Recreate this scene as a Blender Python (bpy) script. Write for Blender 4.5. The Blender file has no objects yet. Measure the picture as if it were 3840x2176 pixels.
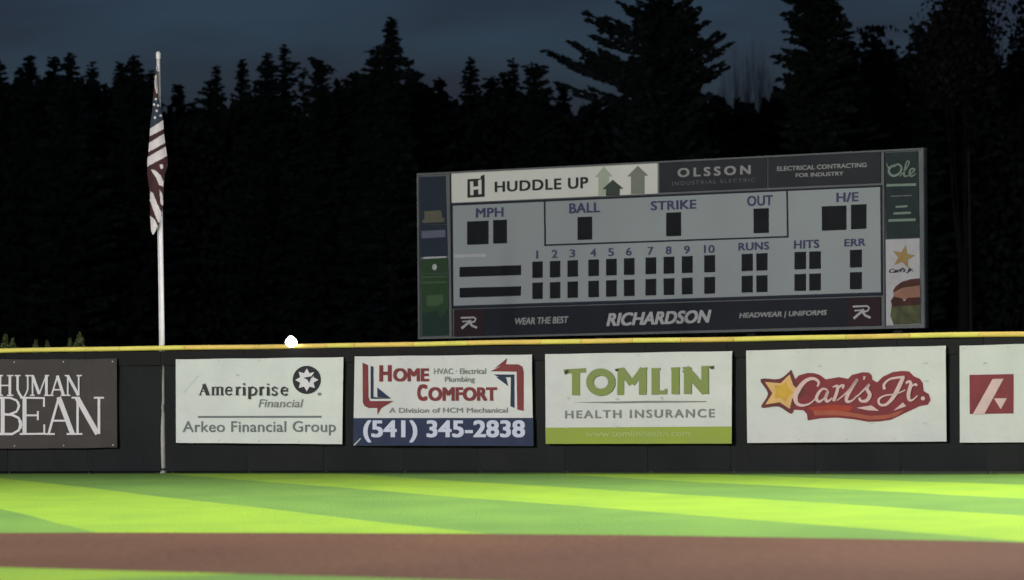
import bpy, math, random
import numpy as np
from mathutils import Vector, Matrix
random.seed(7); rng = np.random.default_rng(7)
SC = bpy.context.scene
COL = SC.collection

# ------------------------------------------------------------------ camera, sky, lights, exposure
F_PX = 21900.0; W_PX, H_PX = 3840.0, 2176.0
ROLL = 0.0124; HOR0 = 1425.0; HC = 2.33
PITCH = math.atan((HOR0 - 0.0124 * 1920 - 1088) / F_PX)
R0 = Vector((1, 0, 0)); FW = Vector((0, math.cos(PITCH), math.sin(PITCH))); U0 = Vector((0, -math.sin(PITCH), math.cos(PITCH)))
RT = math.cos(ROLL) * R0 - math.sin(ROLL) * U0
UP = math.sin(ROLL) * R0 + math.cos(ROLL) * U0
EYE = Vector((0, 0, HC))
cam_d = bpy.data.cameras.new('camera'); cam = bpy.data.objects.new('camera', cam_d); COL.objects.link(cam); SC.camera = cam
m3 = Matrix((RT, UP, -FW)).transposed()
cam.matrix_world = Matrix.Translation(EYE) @ m3.to_4x4()
cam_d.sensor_width = 36.0; cam_d.lens = 36.0 * F_PX / W_PX
cam_d.clip_start = 0.5; cam_d.clip_end = 3000
cam_d.dof.use_dof = True; cam_d.dof.focus_distance = 140; cam_d.dof.aperture_fstop = 1.8

SC.view_settings.view_transform = 'Standard'; SC.view_settings.look = 'None'
SC.view_settings.gamma = 1; SC.view_settings.exposure = 0.0; SC.view_settings.use_curve_mapping = False

SUN_EL = math.radians(12); SUN_ROT = math.radians(180)
world = bpy.data.worlds.new('World'); SC.world = world; world.use_nodes = True
nt = world.node_tree; nt.nodes.clear(); N = nt.nodes.new; L = nt.links.new
out = N('ShaderNodeOutputWorld'); bg = N('ShaderNodeBackground'); sky = N('ShaderNodeTexSky')
sky.sky_type = 'NISHITA'; sky.sun_disc = False; sky.sun_elevation = SUN_EL; sky.sun_rotation = SUN_ROT
tc = N('ShaderNodeTexCoord'); mp = N('ShaderNodeMapping'); mp.inputs['Scale'].default_value = (11, 11, 48); mp.inputs['Location'].default_value = (3.3, 0, 0.4)
nz = N('ShaderNodeTexNoise'); nz.inputs['Scale'].default_value = 1.0; nz.inputs['Detail'].default_value = 5; nz.inputs['Roughness'].default_value = .5
cr = N('ShaderNodeValToRGB'); cr.color_ramp.elements[0].position = .38; cr.color_ramp.elements[1].position = .60
cr.color_ramp.elements[0].color = (0, 0, 0, 1); cr.color_ramp.elements[1].color = (1, 1, 1, 1)
tint = N('ShaderNodeMix'); tint.data_type = 'RGBA'; tint.blend_type = 'MULTIPLY'; tint.inputs['Factor'].default_value = 1
tint.inputs['B'].default_value = (0.42, 0.67, 1.42, 1)
cl = N('ShaderNodeMix'); cl.data_type = 'RGBA'; cl.blend_type = 'MIX'
cm = N('ShaderNodeMix'); cm.data_type = 'RGBA'; cm.blend_type = 'MULTIPLY'; cm.inputs['Factor'].default_value = 1
cm.inputs['B'].default_value = (0.74, 0.56, 0.58, 1)
L(tc.outputs['Generated'], mp.inputs['Vector']); L(mp.outputs[0], nz.inputs['Vector']); L(nz.outputs['Fac'], cr.inputs['Fac'])
L(sky.outputs[0], tint.inputs['A']); L(tint.outputs['Result'], cl.inputs['A'])
L(tint.outputs['Result'], cm.inputs['A']); L(cm.outputs['Result'], cl.inputs['B']); L(cr.outputs['Color'], cl.inputs['Factor'])
L(cl.outputs['Result'], bg.inputs['Color']); bg.inputs['Strength'].default_value = 0.011
L(bg.outputs[0], out.inputs['Surface'])

sun_d = bpy.data.lights.new('sun', 'SUN'); sun_d.energy = 0.02; sun_d.angle = math.radians(15); sun_d.color = (1, .9, .8)
sun = bpy.data.objects.new('sun', sun_d); COL.objects.link(sun); sun.rotation_euler = (math.radians(78), 0, 0)

# stadium floodlight masts: (mast x, y, height, aim point, power, cone degrees)
MASTS = [(66, 98, 34, (2, 92, 0), 1.12e6, 76),
         (-62, 62, 34, (-16, 116, 0), 2.3e5, 66),
         (-60, -8, 32, (-11, 132, 0), 1.5e5, 46)]

# ------------------------------------------------------------------ helpers
def ray(x, y): return FW * F_PX + RT * (x - W_PX / 2) - UP * (y - H_PX / 2)
def ground(x, y):
    d = ray(x, y); t = -HC / d.z; return EYE + d * t
def hor(x): return HOR0 - ROLL * x
def at(x, y, depth):
    d = ray(x, y); return EYE + d * (depth / d.y)

def tag(o, label=None, cat=None, group=None, kind=None):
    if label: o['label'] = label
    if cat: o['category'] = cat
    if group: o['group'] = group
    if kind: o['kind'] = kind
    return o
def empty(name, loc, label, cat, group=None):
    o = bpy.data.objects.new(name, None); COL.objects.link(o); o.location = loc; o.empty_display_size = .3
    return tag(o, label, cat, group)
def mesh_obj(name, v, f, mats, parent=None, mi=None, smooth=False):
    me = bpy.data.meshes.new(name); me.from_pydata([tuple(p) for p in v], [], f)
    if not isinstance(mats, (list, tuple)): mats = [mats]
    for m in mats: me.materials.append(m)
    if mi is not None: me.polygons.foreach_set('material_index', mi)
    if smooth: me.polygons.foreach_set('use_smooth', [True] * len(me.polygons))
    me.update()
    o = bpy.data.objects.new(name, me); COL.objects.link(o)
    if parent: o.parent = parent
    return o

def mat(name, rgb, rough=.7, var=.12, scale=3.0, rgb2=None, bump=0.0, bscale=8.0, metallic=0, stretch=(1, 1, 1), spec=.5, detail=4):
    m = bpy.data.materials.new(name); m.use_nodes = True; t = m.node_tree; b = t.nodes['Principled BSDF']
    b.inputs['Roughness'].default_value = rough; b.inputs['Metallic'].default_value = metallic
    b.inputs['Specular IOR Level'].default_value = spec
    c = t.nodes.new('ShaderNodeTexCoord'); mp = t.nodes.new('ShaderNodeMapping'); mp.inputs['Scale'].default_value = stretch
    n = t.nodes.new('ShaderNodeTexNoise'); n.inputs['Scale'].default_value = scale; n.inputs['Detail'].default_value = detail
    t.links.new(c.outputs['Object'], mp.inputs[0]); t.links.new(mp.outputs[0], n.inputs['Vector'])
    r = t.nodes.new('ShaderNodeValToRGB'); r.color_ramp.elements[0].position = .3; r.color_ramp.elements[1].position = .7
    a = rgb; bb = rgb2 or tuple(min(1, x * (1 - var) * .98) for x in rgb)
    if rgb2 is None: a = tuple(min(1, x * (1 + var * .5)) for x in rgb)
    r.color_ramp.elements[0].color = (*a, 1); r.color_ramp.elements[1].color = (*bb, 1)
    t.links.new(n.outputs['Fac'], r.inputs['Fac']); t.links.new(r.outputs['Color'], b.inputs['Base Color'])
    if bump:
        n2 = t.nodes.new('ShaderNodeTexNoise'); n2.inputs['Scale'].default_value = bscale; n2.inputs['Detail'].default_value = 3
        t.links.new(mp.outputs[0], n2.inputs['Vector'])
        bp = t.nodes.new('ShaderNodeBump'); bp.inputs['Strength'].default_value = bump; bp.inputs['Distance'].default_value = .1
        t.links.new(n2.outputs['Fac'], bp.inputs['Height']); t.links.new(bp.outputs[0], b.inputs['Normal'])
    return m
def glow(name, rgb, s):
    m = bpy.data.materials.new(name); m.use_nodes = True; b = m.node_tree.nodes['Principled BSDF']
    b.inputs['Emission Color'].default_value = (*rgb, 1); b.inputs['Emission Strength'].default_value = s
    b.inputs['Base Color'].default_value = (.8, .8, .8, 1); return m

def tube(p0, p1, r0, r1, n=8, cap=True):
    p0 = Vector(p0); p1 = Vector(p1); d = (p1 - p0).normalized()
    a = d.orthogonal().normalized(); b = d.cross(a); v = []; f = []
    for p, r in ((p0, r0), (p1, r1)):
        for k in range(n):
            t = 2 * math.pi * k / n; v.append(p + a * (r * math.cos(t)) + b * (r * math.sin(t)))
    for k in range(n): f.append((k, (k + 1) % n, n + (k + 1) % n, n + k))
    if cap: f.append(tuple(range(n))[::-1]); f.append(tuple(range(n, 2 * n)))
    return v, f
def box(c, s):
    x, y, z = c; a, b, d = s[0] / 2, s[1] / 2, s[2] / 2
    v = [(x + i * a, y + j * b, z + k * d) for i in (-1, 1) for j in (-1, 1) for k in (-1, 1)]
    return v, [(0, 1, 3, 2), (4, 6, 7, 5), (0, 4, 5, 1), (2, 3, 7, 6), (0, 2, 6, 4), (1, 5, 7, 3)]
def join(parts):
    v = []; f = []
    for pv, pf in parts:
        o = len(v); v += list(pv); f += [tuple(i + o for i in q) for q in pf]
    return v, f

class Plane:
    """an upright flat thing: a local frame (x along, y away from the viewer, z up) found from its two foot points"""
    def __init__(s, A, B, push=0.0):
        A = Vector((A.x, A.y, 0)); B = Vector((B.x, B.y, 0)); s.u = (B - A).normalized(); s.n = Vector((-s.u.y, s.u.x, 0))
        if s.n.y < 0: s.n = -s.n
        s.A = A - s.n * push
        s.mid = (A + B) / 2 - s.n * push
        s.ang = math.atan2(s.u.y, s.u.x)
    def loc(s, x, y, off=0.0):
        d = ray(x, y); P = s.A - s.n * off
        t = (P - EYE).dot(s.n) / d.dot(s.n); p = EYE + d * t - s.mid
        return (p.dot(s.u), p.dot(s.n), p.z)
    def root(s, name, label, cat, group=None):
        o = empty(name, s.mid, label, cat, group); o.rotation_euler = (0, 0, s.ang); return o
    def sheet(s, name, polys, m, parent, off=.01, th=0.0, step=0.0):
        """polys: list of polygons in photograph pixels; th gives it thickness away from the viewer"""
        V = []; Fc = []
        for k, p in enumerate(polys):
            q = [s.loc(x, y, off + step * k) for x, y in p]
            # strip duplicates of orientation: keep counter-clockwise seen from the viewer
            ar = sum(q[i][0] * q[(i + 1) % len(q)][2] - q[(i + 1) % len(q)][0] * q[i][2] for i in range(len(q)))
            if ar < 0: q.reverse()
            o = len(V); n = len(q); V += q; Fc.append(tuple(range(o, o + n)))
            if th:
                V += [(a, b + th, c) for a, b, c in q]
                Fc.append(tuple(range(o + n, o + 2 * n))[::-1])
                for i in range(n): j = (i + 1) % n; Fc.append((o + i, o + n + i, o + n + j, o + j))
        return mesh_obj(name, V, Fc, m, parent)
    def tris(s, name, v2, faces, m, parent, off=.01):
        if name == 'lettering':
            # one mesh for each letter: islands that share most of their width belong to one letter
            par = list(range(len(v2)))
            def fd(a):
                while par[a] != a: par[a] = par[par[a]]; a = par[a]
                return a
            for f in faces:
                for k in f[1:]: par[fd(k)] = fd(f[0])
            isl = {}
            for i in range(len(v2)): isl.setdefault(fd(i), []).append(i)
            gr = [[min(v2[i][0] for i in I), max(v2[i][0] for i in I), list(I)] for I in isl.values() if len(I) > 2]
            ch = True
            while ch:
                ch = False
                for a in range(len(gr)):
                    for b in range(len(gr)):
                        if a != b and min(gr[a][1], gr[b][1]) - max(gr[a][0], gr[b][0]) > .38 * min(gr[a][1] - gr[a][0], gr[b][1] - gr[b][0]):
                            gr[a] = [min(gr[a][0], gr[b][0]), max(gr[a][1], gr[b][1]), gr[a][2] + gr[b][2]]; gr.pop(b); ch = True; break
                    if ch: break
            hgt = max(p[1] for p in v2) - min(p[1] for p in v2)
            if hgt < 24 or len(gr) < 2: gr = [[0, 0, [i for I in isl.values() if len(I) > 2 for i in I]]]
            for _, _, I in sorted(gr, key=lambda g_: g_[0]):
                S_ = set(I); I = sorted(S_); mp_ = {v: k for k, v in enumerate(I)}
                fs = [tuple(mp_[k] for k in f) for f in faces if f[0] in S_]
                q = [s.loc(v2[i][0], v2[i][1], off + (v2[i][2] if len(v2[i]) > 2 else 0)) for i in I]
                o_ = mesh_obj('lettering' if len(gr) == 1 else 'letter', q, fs, m, parent)
                if hgt < 24: o_['kind'] = 'stuff'
            return
        q = [s.loc(p[0], p[1], off + (p[2] if len(p) > 2 else 0)) for p in v2]
        return mesh_obj(name, q, faces, m, parent)

def quad_map(c):
    TL, TR, BR, BL = c
    def g(u, v):   # v up
        x = (BL[0] * (1 - u) + BR[0] * u) * (1 - v) + (TL[0] * (1 - u) + TR[0] * u) * v
        y = (BL[1] * (1 - u) + BR[1] * u) * (1 - v) + (TL[1] * (1 - u) + TR[1] * u) * v
        return x, y
    return g
def rect(x0, y0, x1, y1, s=0.0):
    """box in pixels, its top and bottom edges rising by s per pixel to the right"""
    d = (x1 - x0) * s
    return [(x0, y0), (x1, y0 - d), (x1, y1 - d), (x0, y1)]

def text(pl, body, c, m, parent, off=.014, shear=0.0, bold=0.0, space=1.0, name='lettering'):
    cu = bpy.data.curves.new('t', 'FONT'); cu.body = body; cu.size = 1; cu.shear = shear; cu.space_character = space
    cu.resolution_u = 4; cu.align_x = 'LEFT'
    o = bpy.data.objects.new('t', cu); COL.objects.link(o); dg = bpy.context.evaluated_depsgraph_get()
    me = o.evaluated_get(dg).to_mesh()
    v = [(p.co.x, p.co.y) for p in me.vertices]; f = [tuple(p.vertices) for p in me.polygons]
    o.to_mesh_clear() if False else None
    bpy.data.objects.remove(o); bpy.data.curves.remove(cu)
    xs = [p[0] for p in v]; ys = [p[1] for p in v]; x0, x1, y0, y1 = min(xs), max(xs), min(ys), max(ys)
    g = quad_map(c); x0 -= bold; x1 += bold; y0 -= bold * .6; y1 += bold * .6; V = []; Fc = []
    sh = [(0, 0)] if not bold else [(0, 0), (bold, bold * .6), (-bold, bold * .6), (bold, -bold * .6), (-bold, -bold * .6)]
    for k, (sx, sy) in enumerate(sh):
        o_ = len(V); V += [(*g((a + sx - x0) / (x1 - x0), (b + sy - y0) / (y1 - y0)), k * .0008) for a, b in v]; Fc += [tuple(i + o_ for i in q) for q in f]
    return pl.tris(name, V, Fc, m, parent, off)

def smooth(pts, n=5):
    if len(pts) < 3: return pts
    P = [pts[0]] + list(pts) + [pts[-1]]; out = []
    for i in range(1, len(P) - 2):
        for k in range(n):
            t = k / n; r = []
            for d in range(len(pts[0])):
                a, b, c, e = P[i - 1][d], P[i][d], P[i + 1][d], P[i + 2][d]
                r.append(.5 * (2 * b + (c - a) * t + (2 * a - 5 * b + 4 * c - e) * t * t + (3 * b - a - 3 * c + e) * t ** 3))
            out.append(tuple(r))
    out.append(tuple(pts[-1])); return out
def ribbon(pts, w=None, sm=True, k=0):
    """pts (x, y[, width]) in pixels -> a band"""
    P = [(p[0], p[1], p[2] if len(p) > 2 else w) for p in pts]
    if sm: P = smooth(P)
    v = []; f = []
    for i, p in enumerate(P):
        a = P[max(0, i - 1)]; b = P[min(len(P) - 1, i + 1)]; dx, dy = b[0] - a[0], b[1] - a[1]; l = math.hypot(dx, dy) or 1
        nx, ny = -dy / l * p[2] / 2, dx / l * p[2] / 2
        v += [(p[0] + nx, p[1] + ny, k * .0008), (p[0] - nx, p[1] - ny, k * .0008)]
        if i: j = 2 * i; f.append((j - 2, j, j + 1, j - 1))
    return v, f
def flip_up(pl, v, f, off):
    return f
def ribbons(pl, name, strokes, m, parent, off=.014, sm=True):
    return pl.tris(name, *join([ribbon(s if isinstance(s, list) else s[0], None if isinstance(s, list) else s[1], sm, k) for k, s in enumerate(strokes)]), m, parent, off)
def ell(cx, cy, rx, ry, n=32, a0=0): return [(cx + rx * math.cos(a0 + 2 * math.pi * i / n), cy + ry * math.sin(a0 + 2 * math.pi * i / n)) for i in range(n)]
def star(cx, cy, R, r, n=5, rot=-90):
    return [(cx + (R if i % 2 == 0 else r) * math.cos(math.radians(rot + 180 * i / n)), cy + (R if i % 2 == 0 else r) * math.sin(math.radians(rot + 180 * i / n))) for i in range(2 * n)]

# ------------------------------------------------------------------ materials
M = {}
M['turf_bright'] = mat('turf_bright', (.205, .33, .026), .9, .1, .7, rgb2=(.158, .280, .030), bump=.25, bscale=25, stretch=(1, .35, 1), spec=.15)
M['turf_dark'] = mat('turf_dark', (.120, .228, .040), .9, .1, .5, rgb2=(.092, .184, .038), bump=.25, bscale=25, stretch=(1, .35, 1), spec=.15)
M['soil'] = mat('soil', (0.0992, 0.0496, 0.0291), .95, .1, .35, rgb2=(.078, .039, .025), bump=.2, bscale=5, stretch=(1, .3, 1), spec=.1, detail=5)
M['ground'] = mat('rough_ground', (.035, .05, .018), .95, .3, .3, bump=.5, bscale=3)
M['screen'] = mat('windscreen_mesh', (0.0106, 0.0123, 0.0145), .75, .3, .7, rgb2=(.0065, .0075, .010), bump=.5, bscale=1.3, stretch=(1, 1, .6), spec=.3)
M['screen2'] = mat('windscreen_mesh_worn', (0.0123, 0.0132, 0.0145), .75, .3, .6, rgb2=(.0075, .008, .0105), bump=.5, bscale=1.8, stretch=(1, 1, .6), spec=.3)
M['band'] = mat('black_header_vinyl', (.0065, .006, .0075), .6, .2, 1, spec=.3)
M['black'] = mat('black_paint', (.012, .012, .014), .6, .1)
M['cap_a'] = mat('yellow_green_cap', (0.9199, 0.7948, 0.1778), .45, .12, 1.5)
M['cap_b'] = mat('amber_cap', (0.9165, 0.6502, 0.1689), .45, .12, 1.5)
M['white_pole'] = mat('white_painted_pole', (.72, .68, .72), .35, .08, 2)
M['brown_vinyl'] = mat('brown_vinyl', (.068, .056, .056), .6, .2, .9, rgb2=(.052, .045, .047), bump=.4, bscale=1.6, spec=.3)
M['vinyl'] = mat('white_vinyl', (0.7416, 0.7571, 0.7313), .55, .12, .8, rgb2=(.65, .655, .665), bump=.8, bscale=1.1, spec=.3)
M['vinyl_warm'] = mat('white_vinyl_warm', (0.7072, 0.6812, 0.6968), .55, .12, .8, rgb2=(.61, .60, .63), bump=.8, bscale=1.1, spec=.3)
M['print_white'] = mat('white_print', (.75, .70, .76), .6, .05)
M['print_dark'] = mat('charcoal_print', (.035, .04, .042), .6, .2)
M['print_grey'] = mat('grey_print', (.22, .235, .22), .6, .1)
M['print_slate'] = mat('slate_print', (.17, .19, .195), .6, .15)
M['print_black'] = mat('black_print', (.016, .016, .024), .6, .1)
M['print_red'] = mat('brick_red_print', (0.2125, 0.0308, 0.0391), .6, .2)
M['print_navy'] = mat('navy_print', (0.0117, 0.0180, 0.0684), .6, .2, rgb2=(.018, .030, .080))
M['print_lilac'] = mat('lilac_white_print', (.62, .62, .80), .6, .05)
M['print_olive'] = mat('olive_print', (.225, .28, .060), .6, .2, 1.5, rgb2=(.225, .26, .11))
M['print_lime'] = mat('lime_print', (.31, .39, .042), .6, .15, 1.0, rgb2=(.28, .34, .07))
M['print_pale_lime'] = mat('pale_lime_print', (.40, .48, .16), .6, .1)
M['print_maroon'] = mat('maroon_print', (0.2280, 0.0240, 0.0380), .6, .2, 2)
M['print_maroon_dark'] = mat('dark_maroon_print', (.14, .026, .036), .6, .2, 2)
M['print_scarlet'] = mat('scarlet_print', (0.3910, 0.0391, 0.0230), .6, .15)
M['print_coral'] = mat('coral_print', (.40, .09, .055), .6, .15)
M['print_gold'] = mat('gold_print', (.62, .35, .05), .6, .15)
M['print_peach'] = mat('peach_print', (.72, .42, .18), .6, .1)
M['print_pink'] = mat('pinkish_white_print', (.70, .47, .50), .6, .08)
M['crease'] = mat('crease_eyelet_grey', (0.5750, 0.5875, 0.5625), .7, .2)  # fold shading put into the colour of flat marks; eyelets share it
# scoreboard
M['sb_frame'] = mat('weathered_grey_metal', (0.1676, 0.1788, 0.1826), .5, .15, 1.0)
M['sb_grey'] = mat('light_grey_enamel', (0.3852, 0.4269, 0.4284), .5, .07, .25, rgb2=(.34, .365, .38))
M['sb_white'] = mat('offwhite_panel', (0.8060, 0.8060, 0.7405), .55, .05, .5)
M['sb_charcoal'] = mat('charcoal_panel', (0.0367, 0.0395, 0.0467), .5, .25, .5)
M['sb_strip'] = mat('black_blue_panel', (0.0209, 0.0242, 0.0326), .5, .2, .5)
M['sb_maroon'] = mat('dark_red_panel', (0.0374, 0.0203, 0.0246), .5, .2, .8)
M['sb_line'] = mat('dark_navy_line', (0.0261, 0.0289, 0.0410), .5, .1)
M['sb_label'] = mat('faded_navy_lettering', (0.0767, 0.0814, 0.1702), .5, .15)
M['sb_digit'] = mat('black_digit_module', (0.0182, 0.0195, 0.0228), .4, .2)
M['sb_grey_txt'] = mat('pale_grey_lettering', (0.5076, 0.5076, 0.5194), .5, .05)
M['sb_dim_txt'] = mat('dim_grey_lettering', (0.1820, 0.1820, 0.1937), .5, .05)
M['sb_olsson_txt'] = mat('soft_grey_lettering', (0.3558, 0.3558, 0.3558), .5, .05)
M['sb_navy'] = mat('navy_panel', (0.0302, 0.0427, 0.0615), .5, .1)
M['sb_green'] = mat('green_panel', (0.0385, 0.0792, 0.0387), .5, .1)
M['sb_green_dark'] = mat('dark_green_panel', (0.0238, 0.0511, 0.0410), .5, .1)
M['sb_green_pale'] = mat('pale_green_print', (0.0753, 0.1431, 0.0683), .5, .1)
M['sb_cream'] = mat('cream_print', (0.1502, 0.1502, 0.1092), .5, .1)
M['sb_blue_pale'] = mat('pale_blue_print', (0.1572, 0.1638, 0.2321), .5, .1)
M['sb_teal'] = mat('teal_panel', (0.0273, 0.0421, 0.0421), .5, .2)
M['sb_mint'] = mat('mint_lettering', (0.2366, 0.3094, 0.2548), .5, .1)
M['sb_ad_white'] = mat('dull_white_panel', (0.5393, 0.5393, 0.5522), .5, .08)
M['sb_star'] = mat('tan_star_print', (0.4180, 0.2787, 0.1098), .5, .1)
M['sb_bun_dark'] = mat('bun_crust_print', (0.1037, 0.0437, 0.0319), .5, .3, 3)
M['sb_bun'] = mat('bun_print', (0.3584, 0.1894, 0.1296), .5, .2, 2)
M['sb_meat'] = mat('patty_print', (0.0796, 0.0319, 0.0278), .5, .3, 3)
M['sb_lettuce'] = mat('lettuce_print', (0.1420, 0.1511, 0.0624), .5, .4, 3, rgb2=(.05, .06, .04))
M['sb_arrow_pale'] = mat('pale_sage_print', (0.4699, 0.5220, 0.4043), .5, .05)
M['sb_arrow_mid'] = mat('sage_print', (0.2512, 0.2728, 0.2194), .5, .05)
M['sb_arrow_dark'] = mat('dark_sage_print', (0.0678, 0.0837, 0.0719), .5, .05)
M['sb_ink'] = mat('near_black_lettering', (0.0338, 0.0436, 0.0390), .5, .05)
M['flag_white'] = mat('flag_white', (0.6300, 0.5580, 0.6120), .8, .1, 6)
M['flag_red'] = mat('flag_red', (0.0433, 0.0071, 0.0133), .8, .2, 6)
M['flag_navy'] = mat('flag_navy', (.020, .028, .052), .8, .2, 6)
M['steel'] = mat('galvanised_steel', (.30, .31, .32), .45, .15, 2, metallic=.3)
M['bark'] = mat('bark', (.016, .014, .013), .95, .4, 3)
M['bark_pale'] = mat('pale_bark', (.075, .065, .062), .95, .3, 3)
def leafmat(n, c, v=.45): return mat(n, c, .85, v, .8, rgb2=tuple(x * .45 for x in c), spec=.2)
M['needle'] = leafmat('conifer_needles', (.026, .040, .034))
M['needle_blue'] = leafmat('blueish_needles', (.028, .040, .040))
M['leaf'] = leafmat('broad_leaves', (.028, .036, .034))
M['leaf_brown'] = leafmat('brownish_leaves', (.034, .034, .038))
M['shrub'] = leafmat('shrub_leaves', (.105, .13, .05))

# ------------------------------------------------------------------ ground
g = mesh_obj('ground', [(-1500, -300, -.012), (1500, -300, -.012), (1500, 2500, -.012), (-1500, 2500, -.012)], [(0, 1, 2, 3)], M['ground']); tag(g, kind='structure')

# fence line on the ground (foot of the fence), from photograph readings, continued to both sides
def base_y(x): return 1777 - 2.5 * math.sin(max(0, min(1, x / 3840)) * math.pi) + (1 if x > 1920 else 0) * 0
def fence_pt(x): return ground(x, base_y(x))
FX = [-3800, -3300, -2750, -2250, -1800, -1350, -930, -590, -280, 30, 329, 612, 926, 1214, 1509, 1793, 2118, 2430, 2740, 3055, 3375, 3700, 4030, 4370, 4720, 5100, 5500, 5950, 6450]

# mown stripes of the turf: edges given by two ground points each
S2 = [((0, 1911), (321, 1987)), ((0, 1793), (1608, 1977)), ((650, 1780), (3840, 2029)), ((1920, 1816), (3840, 1933)), ((2204, 1786), (3840, 1870)), ((3190, 1797), (3840, 1819))]
edges = []
for a, b in S2:
    A = ground(*a); B = ground(*b); k = (B.x - A.x) / (B.y - A.y); edges.append((A.x + (105 - A.y) * k, k))
km = edges[0][1]
for i in range(9): edges.insert(0, (edges[0][0] - 4.9, km))
for i in range(10): edges.append((edges[-1][0] + 4.6, edges[-1][1]))
V = []; Fc = []; mi = []
ys = [-10 + 5 * i for i in range(40)]
fl = [fence_pt(x) for x in FX]
def fence_y(x):
    for a, b in zip(fl, fl[1:]):
        if a.x <= x <= b.x: return a.y + (b.y - a.y) * (x - a.x) / (b.x - a.x)
    return fl[0].y if x < fl[0].x else fl[-1].y
nY = 24
for i, (x0, k) in enumerate(edges):
    # far end where the stripe edge meets the fence
    y = 140.0
    for _ in range(20): y = .5 * y + .5 * (fence_y(x0 + (y - 105) * k))
    y += .25
    for j in range(nY + 1):
        yy = 20 + (y - 20) * j / nY
        wob = 0.06 * math.sin(yy * .9 + i * 2.1) + .04 * math.sin(yy * 2.3 + i)
        V.append((x0 + (yy - 105) * k + wob, yy, 0))
for i in range(len(edges) - 1):
    for j in range(nY):
        a = i * (nY + 1) + j; Fc.append((a, a + nY + 1, a + nY + 2, a + 1)); mi.append((i - 9) % 2)
o = mesh_obj('outfield_grass', V, Fc, [M['turf_bright'], M['turf_dark']], mi=mi); tag(o, kind='structure')

# infield: skinned soil disc, grass square on it
C0 = Vector((-17.8, 61, 0)); Rr = 29.6
V = [(C0.x, C0.y, .004)]; n = 220
for i in range(n):
    a = 2 * math.pi * i / n; r = Rr + .07 * math.sin(a * 61) * random.random() + .05 * math.sin(a * 23)
    V.append((C0.x + r * math.cos(a), C0.y + r * math.sin(a), .004))
o = mesh_obj('infield_dirt', V, [(0, 1 + i, 1 + (i + 1) % n) for i in range(n)], M['soil']); tag(o, kind='structure')
pa, pb = ground(0, 2130), ground(900, 2155); d = Vector((pb.x - pa.x, pb.y - pa.y, 0)).normalized(); nn = Vector((-d.y, d.x, 0))
if nn.y < 0: nn = -nn
off = (Vector((pa.x, pa.y, 0)) - C0).dot(nn); cut = ground(900, 2155)
t0 = (Vector((cut.x, cut.y, 0)) - C0).dot(d); t1 = off
def ip(a, b): p = C0 + d * a + nn * b; return (p.x, p.y, .008)
# one half mown light, the other dark
o = mesh_obj('infield_grass', [ip(-off, -off), ip(t0 + .3, -off), ip(off, -off), ip(off, off), ip(t0, off), ip(-off, off)], [(0, 1, 4, 5), (1, 2, 3, 4)], [M['turf_bright'], M['turf_dark']], mi=[0, 1]); tag(o, kind='structure')

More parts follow.
